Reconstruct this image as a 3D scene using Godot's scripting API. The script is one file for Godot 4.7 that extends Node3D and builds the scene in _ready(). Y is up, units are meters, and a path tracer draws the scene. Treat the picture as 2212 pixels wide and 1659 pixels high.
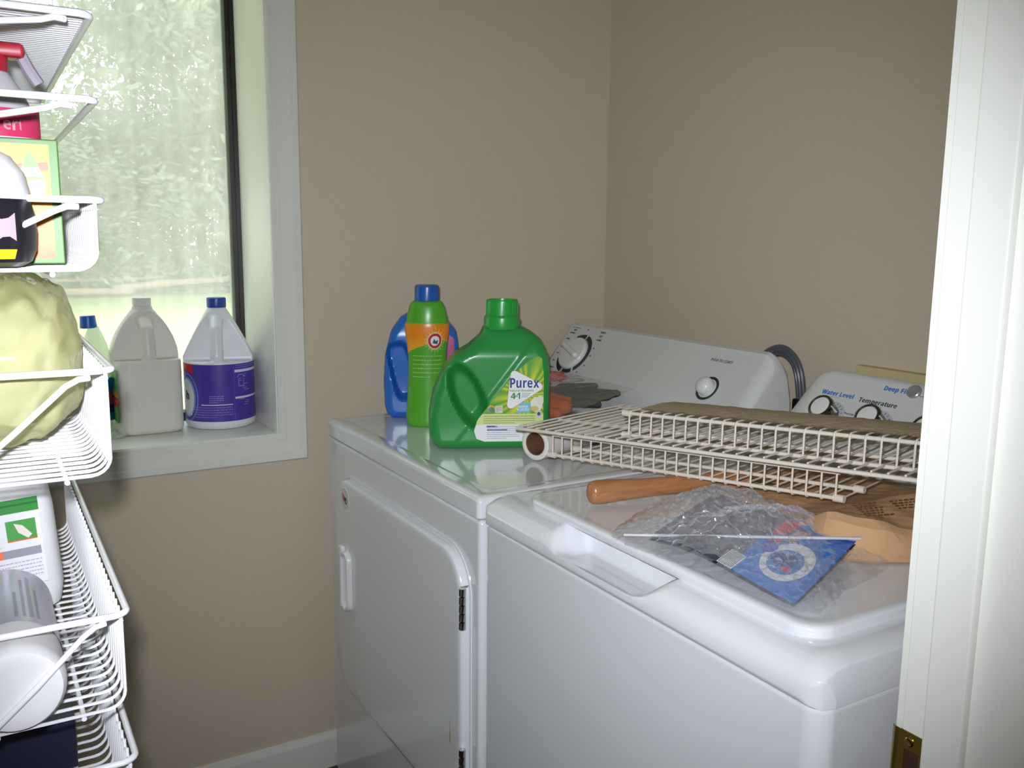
extends Node3D
# A small laundry room seen through its doorway: dryer and washer, window with jugs, wire baskets on the open door.

const UP := Vector3(0, 1, 0)
var M := {}
var org := Vector3.ZERO
var names := {}
var font := SystemFont.new()
var bold := SystemFont.new()


class Sh:
	# Triangles are given counter-clockwise seen from outside.
	var p := PackedVector3Array()
	var n := PackedVector3Array()
	var uv := PackedVector2Array()

	func tri(a: Vector3, b: Vector3, c: Vector3, ua := Vector2.ZERO, ub := Vector2.ZERO, uc := Vector2.ZERO) -> void:
		p.append(a); p.append(b); p.append(c)
		uv.append(ua); uv.append(ub); uv.append(uc)

	func quad(a: Vector3, b: Vector3, c: Vector3, d: Vector3, ua := Vector2.ZERO, ub := Vector2.ZERO, uc := Vector2.ZERO, ud := Vector2.ZERO) -> void:
		tri(a, b, c, ua, ub, uc)
		tri(a, c, d, ua, uc, ud)

	func box(lo: Vector3, hi: Vector3) -> void:
		var v := []
		for i in 8:
			v.append(Vector3(hi.x if i & 1 else lo.x, hi.y if i & 2 else lo.y, hi.z if i & 4 else lo.z))
		for f in [[0, 4, 6, 2], [1, 3, 7, 5], [0, 1, 5, 4], [2, 6, 7, 3], [0, 2, 3, 1], [4, 5, 7, 6]]:
			quad(v[f[0]], v[f[1]], v[f[2]], v[f[3]], Vector2(0, 1), Vector2(1, 1), Vector2(1, 0), Vector2(0, 0))

	func rbox(lo: Vector3, hi: Vector3, r: float, s := 3) -> void:
		var c := (lo + hi) / 2.0
		var h := (hi - lo) / 2.0
		var rings := []
		for i in 2 * (s + 1):
			var top := i > s
			var lat := -PI / 2.0 + PI / 2.0 * float(i - (1 if top else 0)) / s
			var ring := PackedVector3Array()
			for j in 4 * (s + 1):
				var q := j / (s + 1)
				var lon := (float(j - q) / s) * PI / 2.0
				var d := Vector3(cos(lat) * cos(lon), sin(lat), -cos(lat) * sin(lon))
				var sx := 1.0 if q == 0 or q == 3 else -1.0
				var sz := -1.0 if q < 2 else 1.0
				ring.append(c + Vector3((h.x - r) * sx, (h.y - r) * (1.0 if top else -1.0), (h.z - r) * sz) + d * r)
			rings.append(ring)
		loft(rings, true, true)

	func loft(rings: Array, cap0 := true, cap1 := true, closed := true) -> void:
		var m: int = rings[0].size()
		for i in rings.size() - 1:
			var a: PackedVector3Array = rings[i]
			var b: PackedVector3Array = rings[i + 1]
			for j in (m if closed else m - 1):
				var k := (j + 1) % m
				quad(a[j], a[k], b[k], b[j], Vector2(float(j) / m, 1.0 - float(i) / (rings.size() - 1)), Vector2(float(j + 1) / m, 1.0 - float(i) / (rings.size() - 1)), Vector2(float(j + 1) / m, 1.0 - float(i + 1) / (rings.size() - 1)), Vector2(float(j) / m, 1.0 - float(i + 1) / (rings.size() - 1)))
		if cap0:
			fan(rings[0], true)
		if cap1:
			fan(rings[-1], false)

	func fan(ring: PackedVector3Array, flip: bool) -> void:
		var c := Vector3.ZERO
		for v in ring:
			c += v
		c /= ring.size()
		for j in ring.size():
			var k := (j + 1) % ring.size()
			if flip:
				tri(c, ring[k], ring[j])
			else:
				tri(c, ring[j], ring[k])

	func tube(path: PackedVector3Array, r: float, sides := 8, closed := false, caps := true, r1 := -1.0) -> void:
		var m := path.size()
		var t0 := (path[1] - path[0]).normalized()
		if closed:
			t0 = (path[1] - path[m - 1]).normalized()
		var u := t0.cross(Vector3.UP if absf(t0.y) < 0.9 else Vector3.RIGHT).normalized()
		var rings := []
		var last := t0
		for i in m:
			var t: Vector3
			if closed:
				t = (path[(i + 1) % m] - path[(i - 1 + m) % m]).normalized()
			else:
				t = (path[mini(i + 1, m - 1)] - path[maxi(i - 1, 0)]).normalized()
			var ax := last.cross(t)
			if ax.length() > 1e-6:
				u = u.rotated(ax.normalized(), last.angle_to(t))
			u = (u - t * u.dot(t)).normalized()
			last = t
			var w := t.cross(u)
			var ring := PackedVector3Array()
			var rr := r if r1 < 0.0 else lerpf(r, r1, float(i) / (m - 1))
			for j in sides:
				var a := TAU * j / sides
				ring.append(path[i] + (u * cos(a) + w * sin(a)) * rr)
			rings.append(ring)
		if closed:
			rings.append(rings[0])
			loft(rings, false, false)
		else:
			loft(rings, caps, caps)

	func lathe(prof: Array, t: Transform3D, sides := 24, sx := 1.0, sz := 1.0, caps := true) -> void:
		# prof: [radius, height] from bottom to top, about the local y axis
		var rings := []
		for q in prof:
			var ring := PackedVector3Array()
			for j in sides:
				var a := TAU * j / sides
				ring.append(t * Vector3(cos(a) * q[0] * sx, q[1], -sin(a) * q[0] * sz))
			rings.append(ring)
		loft(rings, caps and prof[0][0] > 0.0005, caps and prof[-1][0] > 0.0005)

	func grid(f: Callable, nu: int, nv: int) -> void:
		# f(u, v) -> Vector3, u to the right and v upwards seen from outside
		var row := []
		for j in nv + 1:
			var line := PackedVector3Array()
			for i in nu + 1:
				line.append(f.call(float(i) / nu, float(j) / nv))
			row.append(line)
		for j in nv:
			for i in nu:
				var u0 := float(i) / nu
				var u1 := float(i + 1) / nu
				var v0 := 1.0 - float(j) / nv
				var v1 := 1.0 - float(j + 1) / nv
				quad(row[j][i], row[j][i + 1], row[j + 1][i + 1], row[j + 1][i], Vector2(u0, v0), Vector2(u1, v0), Vector2(u1, v1), Vector2(u0, v1))

	func poly(pts: PackedVector2Array, t: Transform3D, thick := 0.0) -> void:
		# flat polygon in the local xy plane, facing +z, uv over its bounding box
		var r := Rect2(pts[0], Vector2.ZERO)
		for q in pts:
			r = r.expand(q)
		if Geometry2D.is_polygon_clockwise(pts):
			pts = pts.duplicate()
			pts.reverse()
		var ix := Geometry2D.triangulate_polygon(pts)
		for k in ix.size() / 3:
			var a := pts[ix[3 * k]]
			var b := pts[ix[3 * k + 1]]
			var c := pts[ix[3 * k + 2]]
			if (b - a).cross(c - a) < 0:
				var s := b
				b = c
				c = s
			var e := func(q: Vector2) -> Vector2: return Vector2((q.x - r.position.x) / r.size.x, 1.0 - (q.y - r.position.y) / r.size.y)
			tri(t * Vector3(a.x, a.y, 0), t * Vector3(b.x, b.y, 0), t * Vector3(c.x, c.y, 0), e.call(a), e.call(b), e.call(c))
			if thick > 0.0:
				tri(t * Vector3(a.x, a.y, -thick), t * Vector3(c.x, c.y, -thick), t * Vector3(b.x, b.y, -thick), e.call(a), e.call(c), e.call(b))
		if thick > 0.0:
			for k in pts.size():
				var a := pts[k]
				var b := pts[(k + 1) % pts.size()]
				quad(t * Vector3(a.x, a.y, -thick), t * Vector3(b.x, b.y, -thick), t * Vector3(b.x, b.y, 0), t * Vector3(a.x, a.y, 0))

	func plate(t: Transform3D, w: float, h: float, steps: Array, k := 6) -> void:
		# rounded rectangle stack in the local xy plane: steps of [inset, z, corner radius]; the last one is capped
		var rings := []
		for q in steps:
			var ring := PackedVector3Array()
			var hw: float = w / 2.0 - q[0]
			var hh: float = h / 2.0 - q[0]
			var r: float = minf(q[2], minf(hw, hh))
			for c in 4:
				var cx := (hw - r) * (1.0 if c == 0 or c == 3 else -1.0)
				var cy := (hh - r) * (1.0 if c < 2 else -1.0)
				for i in k + 1:
					var a := PI / 2.0 * (c + float(i) / k)
					ring.append(t * Vector3(cx + cos(a) * r, cy + sin(a) * r, q[1]))
			rings.append(ring)
		loft(rings, false, true)

	func nets(f: PackedFloat32Array, dim: Vector3i, lo: Vector3, cell: float, t := Transform3D()) -> void:
		# surface of the field's zero level: one vertex per crossed cell, one quad per crossed edge
		var nx := dim.x
		var ny := dim.y
		var sy := nx
		var sz := nx * ny
		var at := {}
		var vs := PackedVector3Array()
		var ns := PackedVector3Array()
		var ed := [[0, 1], [2, 3], [4, 5], [6, 7], [0, 2], [1, 3], [4, 6], [5, 7], [0, 4], [1, 5], [2, 6], [3, 7]]
		for z in dim.z - 1:
			for y in ny - 1:
				for x in nx - 1:
					var b := x + y * sy + z * sz
					var c := [f[b], f[b + 1], f[b + sy], f[b + sy + 1], f[b + sz], f[b + sz + 1], f[b + sz + sy], f[b + sz + sy + 1]]
					var neg := 0
					for q in c:
						if q < 0.0:
							neg += 1
					if neg == 0 or neg == 8:
						continue
					var s := Vector3.ZERO
					var k := 0
					for e in ed:
						var a: float = c[e[0]]
						var d: float = c[e[1]]
						if (a < 0.0) != (d < 0.0):
							var w := a / (a - d)
							var pa := Vector3(e[0] & 1, (e[0] >> 1) & 1, e[0] >> 2)
							var pb := Vector3(e[1] & 1, (e[1] >> 1) & 1, e[1] >> 2)
							s += pa.lerp(pb, w)
							k += 1
					at[b] = vs.size()
					vs.append(t * (lo + (Vector3(x, y, z) + s / k) * cell))
					var g := Vector3(c[1] + c[3] + c[5] + c[7] - c[0] - c[2] - c[4] - c[6], c[2] + c[3] + c[6] + c[7] - c[0] - c[1] - c[4] - c[5], c[4] + c[5] + c[6] + c[7] - c[0] - c[1] - c[2] - c[3])
					ns.append((t.basis * g).normalized())
		for z in range(1, dim.z - 1):
			for y in range(1, ny - 1):
				for x in range(1, nx - 1):
					var b := x + y * sy + z * sz
					var here := f[b] < 0.0
					for ax in 3:
						var o: int = [1, sy, sz][ax]
						if here == (f[b + o] < 0.0):
							continue
						var o1: int = [sy, sz, 1][ax]
						var o2: int = [sz, 1, sy][ax]
						var q := [at[b - o1 - o2], at[b - o2], at[b], at[b - o1]]
						if not here:
							q.reverse()
						for tr in [[0, 1, 2], [0, 2, 3]]:
							for m in tr:
								p.append(vs[q[m]])
								n.append(ns[q[m]])
								uv.append(Vector2.ZERO)

	func mesh(crease := 40.0) -> ArrayMesh:
		var m := p.size()
		var nn := n
		if nn.size() != m:
			nn = PackedVector3Array()
			nn.resize(m)
			var fn := PackedVector3Array()
			var fu := PackedVector3Array()
			var id := PackedInt32Array()
			id.resize(m)
			var nxt := PackedInt32Array()
			nxt.resize(m)
			var head := PackedInt32Array()
			var keys := {}
			for i in m / 3:
				var c := (p[3 * i + 1] - p[3 * i]).cross(p[3 * i + 2] - p[3 * i])
				fn.append(c)
				fu.append(c.normalized())
			for i in m:
				var q := p[i] * 50000.0
				var key := Vector3i(roundi(q.x), roundi(q.y), roundi(q.z))
				var k: int = keys.get(key, -1)
				if k < 0:
					k = head.size()
					keys[key] = k
					head.append(-1)
				id[i] = k
				nxt[i] = head[k]
				head[k] = i
			var lim := cos(deg_to_rad(crease))
			for i in m:
				var f := i / 3
				var s := Vector3.ZERO
				var j := head[id[i]]
				while j >= 0:
					var g := j / 3
					if fu[g].dot(fu[f]) > lim:
						s += fn[g]
					j = nxt[j]
				nn[i] = s.normalized() if s.length() > 1e-14 else fu[f]
		var pp := p.duplicate()
		var qq := nn.duplicate()
		var uu := uv.duplicate()
		for i in m / 3:
			var a := 3 * i + 1
			var b := 3 * i + 2
			var x := pp[a]
			pp[a] = pp[b]
			pp[b] = x
			x = qq[a]
			qq[a] = qq[b]
			qq[b] = x
			var y := uu[a]
			uu[a] = uu[b]
			uu[b] = y
		var arr := []
		arr.resize(Mesh.ARRAY_MAX)
		arr[Mesh.ARRAY_VERTEX] = pp
		arr[Mesh.ARRAY_NORMAL] = qq
		arr[Mesh.ARRAY_TEX_UV] = uu
		var am := ArrayMesh.new()
		am.add_surface_from_arrays(Mesh.PRIMITIVE_TRIANGLES, arr)
		return am


func numbered(s: String) -> String:
	var k: int = names.get(s, 0)
	names[s] = k + 1
	return s if k == 0 else "%s_%03d" % [s, k]


func thing(called: String, label: String, category: String, at := Vector3.ZERO, basis := Basis(), group := "") -> Node3D:
	var o := Node3D.new()
	o.name = numbered(called)
	add_child(o)
	o.transform = Transform3D(basis, at)
	o.set_meta("label", label)
	o.set_meta("category", category)
	if group:
		o.set_meta("group", group)
	org = at
	return o


func structure(called: String, at := Vector3.ZERO) -> Node3D:
	var o := Node3D.new()
	o.name = called
	add_child(o)
	o.position = at
	o.set_meta("kind", "structure")
	org = at
	return o


# one named mesh under parent; world-space shapes are moved into the parent's frame
func part(parent: Node3D, called: String, s: Sh, mat: Material, world := false, crease := 40.0, label := "") -> MeshInstance3D:
	if world:
		for i in s.p.size():
			s.p[i] -= org
	return put(parent, called, s.mesh(crease), mat, Transform3D(), label)


func put(parent: Node3D, called: String, mesh: Mesh, mat: Material, t := Transform3D(), label := "") -> MeshInstance3D:
	var o := MeshInstance3D.new()
	o.name = called
	o.mesh = mesh
	o.material_override = mat
	parent.add_child(o, true)
	o.transform = t
	if label:
		o.set_meta("label", label)
	return o


func wall(called: String, boxes: Array, mat: Material) -> MeshInstance3D:
	var s := Sh.new()
	for b in boxes:
		s.box(b[0], b[1])
	var o := put(self, called, s.mesh(), mat)
	o.set_meta("kind", "structure")
	return o


func lettering(parent: Node3D, words: String, high: float, t: Transform3D, mat: Material, heavy := false, called := "lettering", align := HORIZONTAL_ALIGNMENT_CENTER) -> MeshInstance3D:
	var m := TextMesh.new()
	m.text = words
	m.font = bold if heavy else font
	m.font_size = 40
	m.pixel_size = high / 29.0
	m.depth = 0.0005
	m.curve_step = 4.0
	m.horizontal_alignment = align
	return put(parent, called, m, mat, t)


func mat(color: Color, rough := 0.6, more := {}) -> StandardMaterial3D:
	var m := StandardMaterial3D.new()
	m.albedo_color = color
	m.roughness = rough
	for k in more:
		m.set(k, more[k])
	return m


func c8(r: int, g: int, b: int, a := 1.0) -> Color:
	return Color(r / 255.0, g / 255.0, b / 255.0, a)


func noise(freq: float, seed_at: int, size := 512, type := FastNoiseLite.TYPE_SIMPLEX_SMOOTH, oct := 4, ramp: Gradient = null) -> NoiseTexture2D:
	var n := FastNoiseLite.new()
	n.seed = seed_at
	n.frequency = freq
	n.noise_type = type
	n.fractal_octaves = oct
	var t := NoiseTexture2D.new()
	t.width = size
	t.height = size
	t.seamless = true
	t.noise = n
	if ramp:
		t.color_ramp = ramp
	return t


func ramp2(a: Color, b: Color) -> Gradient:
	var g := Gradient.new()
	g.set_color(0, a)
	g.set_color(1, b)
	return g


func tex(im: Image) -> ImageTexture:
	return ImageTexture.create_from_image(im)


func blank(w: int, h: int, c: Color) -> Image:
	var im := Image.create(w, h, false, Image.FORMAT_RGBA8)
	im.fill(c)
	return im


# rows of tiny unreadable print
func print_rows(im: Image, x: int, y: int, w: int, rows: int, step: int, high: int, c: Color, rng: RandomNumberGenerator) -> void:
	for r in rows:
		var at := x
		var stop := x + int(w * (1.0 if r < rows - 1 else 0.6))
		while at < stop:
			var k := rng.randi_range(3, 11)
			im.fill_rect(Rect2i(at, y + r * step, mini(k, stop - at), high), c)
			at += k + rng.randi_range(2, 3)


func disc(im: Image, cx: float, cy: float, rx: float, ry: float, c: Color) -> void:
	for y in range(maxi(0, int(cy - ry)), mini(im.get_height(), int(cy + ry) + 1)):
		for x in range(maxi(0, int(cx - rx)), mini(im.get_width(), int(cx + rx) + 1)):
			if pow((x - cx) / rx, 2) + pow((y - cy) / ry, 2) <= 1.0:
				im.set_pixel(x, y, c)


func fill_poly(im: Image, pts: PackedVector2Array, c: Color) -> void:
	var r := Rect2(pts[0], Vector2.ZERO)
	for q in pts:
		r = r.expand(q)
	for y in range(maxi(0, int(r.position.y)), mini(im.get_height(), int(r.end.y) + 1)):
		for x in range(maxi(0, int(r.position.x)), mini(im.get_width(), int(r.end.x) + 1)):
			if Geometry2D.is_point_in_polygon(Vector2(x, y), pts):
				im.set_pixel(x, y, c)


func poly_distance(pts: PackedVector2Array, q: Vector2) -> float:
	var d := 1e9
	for i in pts.size():
		d = minf(d, q.distance_to(Geometry2D.get_closest_point_to_segment(q, pts[i], pts[(i + 1) % pts.size()])))
	return -d if Geometry2D.is_point_in_polygon(q, pts) else d


# a flattish bottle: outline in xy, half thickness half.call(x, y), edges rounded by r
func bottle_body(pts: PackedVector2Array, half: Callable, r: float, cell := 0.004) -> Sh:
	var lo := pts[0]
	var hi := pts[0]
	for q in pts:
		lo = lo.min(q)
		hi = hi.max(q)
	var zz := 0.07
	var dim := Vector3i(int((hi.x - lo.x) / cell) + 7, int((hi.y - lo.y) / cell) + 7, int(2 * zz / cell) + 3)
	var base := Vector3(lo.x - 3 * cell, lo.y - 3 * cell, -zz - cell)
	var f := PackedFloat32Array()
	f.resize(dim.x * dim.y * dim.z)
	for y in dim.y:
		for x in dim.x:
			var q := Vector2(base.x + x * cell, base.y + y * cell)
			var d := poly_distance(pts, q) + r
			var h: float = half.call(q.x, q.y) - r
			for z in dim.z:
				var e := absf(base.z + z * cell) - h
				f[x + y * dim.x + z * dim.x * dim.y] = minf(maxf(d, e), 0.0) + Vector2(maxf(d, 0.0), maxf(e, 0.0)).length() - r
	var s := Sh.new()
	s.nets(f, dim, base, cell)
	return s


func smin(a: float, b: float, k: float) -> float:
	var h := clampf(0.5 + 0.5 * (b - a) / k, 0.0, 1.0)
	return lerpf(b, a, h) - k * h * (1.0 - h)


func capsule(q: Vector3, a: Vector3, b: Vector3, ra: float, rb: float) -> float:
	var t := clampf((q - a).dot(b - a) / (b - a).length_squared(), 0.0, 1.0)
	return (q - a.lerp(b, t)).length() - lerpf(ra, rb, t)


func field(lo: Vector3, hi: Vector3, cell: float, f: Callable) -> Sh:
	var dim := Vector3i(((hi - lo) / cell).ceil()) + Vector3i(2, 2, 2)
	var v := PackedFloat32Array()
	v.resize(dim.x * dim.y * dim.z)
	for z in dim.z:
		for y in dim.y:
			for x in dim.x:
				v[x + y * dim.x + z * dim.x * dim.y] = f.call(lo + Vector3(x, y, z) * cell)
	var s := Sh.new()
	s.nets(v, dim, lo, cell)
	return s


func arc(c: Vector3, u: Vector3, w: Vector3, r: float, a0: float, a1: float, k: int) -> PackedVector3Array:
	var out := PackedVector3Array()
	for i in k + 1:
		var a := lerpf(a0, a1, float(i) / k)
		out.append(c + (u * cos(a) + w * sin(a)) * r)
	return out


func ring_band(s: Sh, t: Transform3D, r0: float, r1: float, a0: float, a1: float, h := 0.0006, k := 16) -> void:
	# flat arc in the local xy plane; angles clockwise from +y
	for i in k:
		var a := lerpf(a0, a1, float(i) / k)
		var b := lerpf(a0, a1, float(i + 1) / k)
		var f := func(q: float, r: float) -> Vector3: return t * Vector3(sin(q) * r, cos(q) * r, h)
		s.quad(f.call(a, r1), f.call(a, r0), f.call(b, r0), f.call(b, r1))


func _ready() -> void:
	# ---- camera, sky, sun, flash, exposure
	var cam := Camera3D.new()
	cam.name = "camera"
	add_child(cam)
	cam.fov = 46.075
	cam.near = 0.02
	cam.far = 200.0
	cam.transform = Transform3D(Basis(Vector3(0.50933802, 0.00981821, -0.86051054), Vector3(-0.14365051, 0.98687535, -0.07376704), Vector3(0.84849238, 0.16118513, 0.50406353)), Vector3(2.05265121, 1.33319991, 1.51736844))
	cam.current = true
	var env := Environment.new()
	env.background_mode = Environment.BG_SKY
	var sky := Sky.new()
	var air := ProceduralSkyMaterial.new()
	air.sky_top_color = c8(205, 218, 232)
	air.sky_horizon_color = c8(240, 243, 245)
	air.ground_bottom_color = c8(120, 130, 105)
	air.ground_horizon_color = c8(170, 175, 160)
	air.sky_energy_multiplier = 1.0
	sky.sky_material = air
	env.sky = sky
	env.background_energy_multiplier = 9.2
	env.tonemap_mode = Environment.TONE_MAPPER_LINEAR
	env.tonemap_exposure = 1.07
	env.sdfgi_enabled = true
	env.ssao_enabled = true
	env.ssil_enabled = true
	var we := WorldEnvironment.new()
	we.environment = env
	add_child(we)
	var sun := DirectionalLight3D.new()
	sun.name = "sun"
	add_child(sun)
	sun.light_color = Color(1.0, 0.95, 0.85)
	sun.light_energy = 3.5
	sun.light_angular_distance = 0.6
	sun.shadow_enabled = true
	sun.look_at_from_position(Vector3(9, 40, -26), Vector3.ZERO)
	# the camera's own flash, a hand's breadth from the lens
	var flash := SpotLight3D.new()
	flash.name = "camera_flash"
	add_child(flash)
	flash.transform = cam.transform
	flash.position = cam.position + cam.basis.x * -0.015 + cam.basis.y * 0.034
	flash.light_color = Color(0.95, 0.965, 1.0)
	flash.light_energy = 1.85
	flash.light_size = 0.01
	flash.spot_range = 12.0
	flash.spot_attenuation = 2.0
	flash.spot_angle = 41.0
	flash.spot_angle_attenuation = 1.0
	flash.shadow_enabled = true

	font.font_names = PackedStringArray(["Droid Sans"])
	bold.font_names = PackedStringArray(["Droid Sans"])
	bold.font_weight = 700
	materials()
	room()
	window_unit()
	outside()
	doorway()
	dryer()
	washer()
	wire_shelves()
	lid_clutter()
	detergents()
	sill_things()
	baskets()
	basket_things()


func materials() -> void:
	M.paint = mat(c8(210, 196, 174), 0.55, {"heightmap_enabled": true, "heightmap_texture": noise(0.05, 3, 512, FastNoiseLite.TYPE_SIMPLEX_SMOOTH, 3), "heightmap_scale": 0.05, "uv1_triplanar": true, "uv1_world_triplanar": true, "uv1_scale": Vector3(2.6, 2.6, 2.6), "metallic_specular": 0.4})
	M.trim = mat(c8(230, 230, 221), 0.32)
	M.ceiling = mat(c8(232, 230, 224), 0.9)
	M.floor = mat(c8(92, 66, 58), 0.45, {"albedo_texture": noise(0.02, 8, 512, FastNoiseLite.TYPE_SIMPLEX_SMOOTH, 4, ramp2(c8(190, 190, 190), c8(255, 255, 255))), "uv1_triplanar": true, "uv1_world_triplanar": true, "uv1_scale": Vector3(2, 2, 2)})
	M.enamel = mat(c8(226, 228, 232), 0.16, {"clearcoat_enabled": true, "clearcoat": 0.6, "clearcoat_roughness": 0.06})
	M.plastic_white = mat(c8(228, 228, 226), 0.28)
	M.console = mat(c8(214, 215, 214), 0.3)
	M.wire = mat(c8(240, 240, 244), 0.3)
	M.old_wire = mat(c8(222, 212, 196), 0.4)
	M.chrome = mat(c8(200, 205, 205), 0.15, {"metallic": 1.0})
	M.black = mat(c8(22, 20, 22), 0.35)
	M.ink = mat(c8(70, 74, 84), 0.6)
	M.dark_ring = mat(c8(34, 44, 48), 0.4)
	M.blue_ink = mat(c8(38, 112, 190), 0.6)


func room() -> void:
	wall("wall_left", [[Vector3(-0.30, -0.02, -0.15), Vector3(0, 0.859, 2.35)], [Vector3(-0.30, 2.034, -0.15), Vector3(0, 2.46, 2.35)], [Vector3(-0.30, 0.859, -0.15), Vector3(0, 2.034, 0.921)], [Vector3(-0.30, 0.859, 1.794), Vector3(0, 2.034, 2.35)]], M.paint)
	wall("wall_back", [[Vector3(0, -0.02, -0.15), Vector3(1.587, 2.46, 0)]], M.paint)
	wall("wall_front", [[Vector3(0, -0.02, 2.2), Vector3(1.587, 2.46, 2.35)]], M.paint)
	wall("wall_right", [[Vector3(1.587, -0.02, -0.15), Vector3(1.7, 2.46, 0.812)], [Vector3(1.587, -0.02, 1.608), Vector3(1.7, 2.46, 2.35)], [Vector3(1.587, 2.058, 0.812), Vector3(1.7, 2.46, 1.608)]], M.paint)
	wall("wall_hall_left", [[Vector3(1.7, -0.02, 2.35), Vector3(3.3, 2.46, 2.47)]], M.paint)
	wall("wall_hall_right", [[Vector3(1.7, -0.02, -0.27), Vector3(3.3, 2.46, -0.15)]], M.paint)
	wall("wall_hall_back", [[Vector3(3.18, -0.02, -0.15), Vector3(3.3, 2.46, 2.35)]], M.paint)
	wall("floor", [[Vector3(-0.30, -0.12, -0.27), Vector3(3.3, 0, 2.47)]], M.floor)
	wall("ceiling", [[Vector3(-0.30, 2.44, -0.27), Vector3(3.3, 2.56, 2.47)]], M.ceiling)
	for b in [["baseboard_left", Vector3(0, 0, 0.012), Vector3(0, 0, 2.2), Vector3(1, 0, 0)], ["baseboard_back", Vector3(1.587, 0, 0), Vector3(0, 0, 0), Vector3(0, 0, 1)]]:
		var s := Sh.new()
		var rings := []
		for q in [b[2], b[1]]:
			var ring := PackedVector3Array()
			for c in [[0.0, 0.0], [0.0, 0.092], [0.006, 0.090], [0.010, 0.078], [0.012, 0.074], [0.013, 0.0]]:
				ring.append(q + b[3] * c[0] + UP * c[1])
			rings.append(ring)
		s.loft(rings)
		var o := put(self, b[0], s.mesh(30), M.trim)
		o.set_meta("kind", "structure")


# four mitred lengths of one profile round a rectangle; profile points are [outward, height off the wall]
func mitred(parent: Node3D, called: String, corners: Array, outs: Array, nrm: Vector3, prof: Array, m: Material, sides := [0, 1, 2, 3]) -> void:
	for k in sides:
		var s := Sh.new()
		var rings := []
		for e in [k, (k + 1) % 4]:
			var ring := PackedVector3Array()
			for q in prof:
				ring.append(corners[e] + outs[e] * q[0] + nrm * q[1])
			rings.append(ring)
		s.loft(rings)
		part(parent, called, s, m, true, 30.0)


func window_unit() -> void:
	var w := structure("window_1", Vector3(0, 0.873, 1.36))
	var z0 := 0.935
	var z1 := 1.78
	var y0 := 0.873
	var y1 := 2.02
	for b in [["sill", Vector3(-0.262, y0 - 0.014, 0.921), Vector3(0, y0, 1.794)], ["head", Vector3(-0.262, y1, 0.921), Vector3(0, y1 + 0.014, 1.794)], ["side_board", Vector3(-0.262, y0, 0.921), Vector3(0, y1, z0)], ["side_board", Vector3(-0.262, y0, z1), Vector3(0, y1, 1.794)]]:
		var s := Sh.new()
		s.rbox(b[1], b[2], 0.002, 2)
		part(w, b[0], s, M.trim, true)
	# casing on the wall, with a bead along its outer edge
	var c := [Vector3(0, y0 + 0.002, z0 - 0.003), Vector3(0, y0 + 0.002, z1 + 0.003), Vector3(0, y1 - 0.002, z1 + 0.003), Vector3(0, y1 - 0.002, z0 - 0.003)]
	var d := [Vector3(0, -1, -1), Vector3(0, -1, 1), Vector3(0, 1, 1), Vector3(0, 1, -1)]
	mitred(w, "casing", c, d, Vector3(1, 0, 0), [[0.0, 0.0], [0.066, 0.0], [0.066, 0.012], [0.062, 0.017], [0.050, 0.017], [0.046, 0.014], [0.018, 0.012], [0.014, 0.009], [0.004, 0.009], [0.0, 0.006]], M.trim)
	# dark metal frame, pale glazing bead, pane with a film of dust
	var f := [Vector3(-0.30, y0, z0), Vector3(-0.30, y0, z1), Vector3(-0.30, y1, z1), Vector3(-0.30, y1, z0)]
	var e := [Vector3(0, 1, 1), Vector3(0, 1, -1), Vector3(0, -1, -1), Vector3(0, -1, 1)]
	mitred(w, "frame", f, e, Vector3(1, 0, 0), [[0.0, 0.0], [0.0, 0.045], [0.010, 0.045], [0.010, 0.040], [0.020, 0.040], [0.020, 0.0]], mat(c8(26, 20, 18), 0.35))
	mitred(w, "glazing_bead", f, e, Vector3(1, 0, 0), [[0.020, 0.012], [0.020, 0.034], [0.0245, 0.030], [0.0245, 0.012]], mat(c8(120, 125, 115), 0.4))
	var s := Sh.new()
	s.box(Vector3(-0.284, y0 + 0.018, z0 + 0.018), Vector3(-0.280, y1 - 0.018, z1 - 0.018))
	part(w, "pane", s, mat(Color(0.92, 0.97, 0.93, 0.05), 0.02, {"transparency": BaseMaterial3D.TRANSPARENCY_ALPHA}), true)
	# dried dirt on the pane: streaks and blotches of pale dust
	var im := blank(512, 512, Color.WHITE)
	var n1 := FastNoiseLite.new()
	n1.seed = 5
	n1.frequency = 0.012
	var n2 := FastNoiseLite.new()
	n2.seed = 9
	n2.frequency = 0.06
	for y in 512:
		for x in 512:
			var k := 0.50 + 0.10 * n1.get_noise_2d(x * 2.6, y * 0.35) + 0.05 * n1.get_noise_2d(x, y + 900) + 0.03 * n2.get_noise_2d(x, y * 0.5)
			im.set_pixel(x, y, Color(1, 1, 1, clampf(k, 0.2, 0.7)))
	var dust := mat(Color(1.0, 0.97, 0.99, 1.0), 0.9, {"transparency": BaseMaterial3D.TRANSPARENCY_ALPHA, "albedo_texture": tex(im), "backlight_enabled": true, "backlight": Color(1, 1, 1), "metallic_specular": 0.0})
	var g := Sh.new()
	g.quad(Vector3(-0.2792, y0 + 0.018, z1 - 0.018), Vector3(-0.2792, y0 + 0.018, z0 + 0.018), Vector3(-0.2792, y1 - 0.018, z0 + 0.018), Vector3(-0.2792, y1 - 0.018, z1 - 0.018), Vector2(0, 1), Vector2(1, 1), Vector2(1, 0), Vector2(0, 0))
	part(w, "dust_film", g, dust, true)


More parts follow.
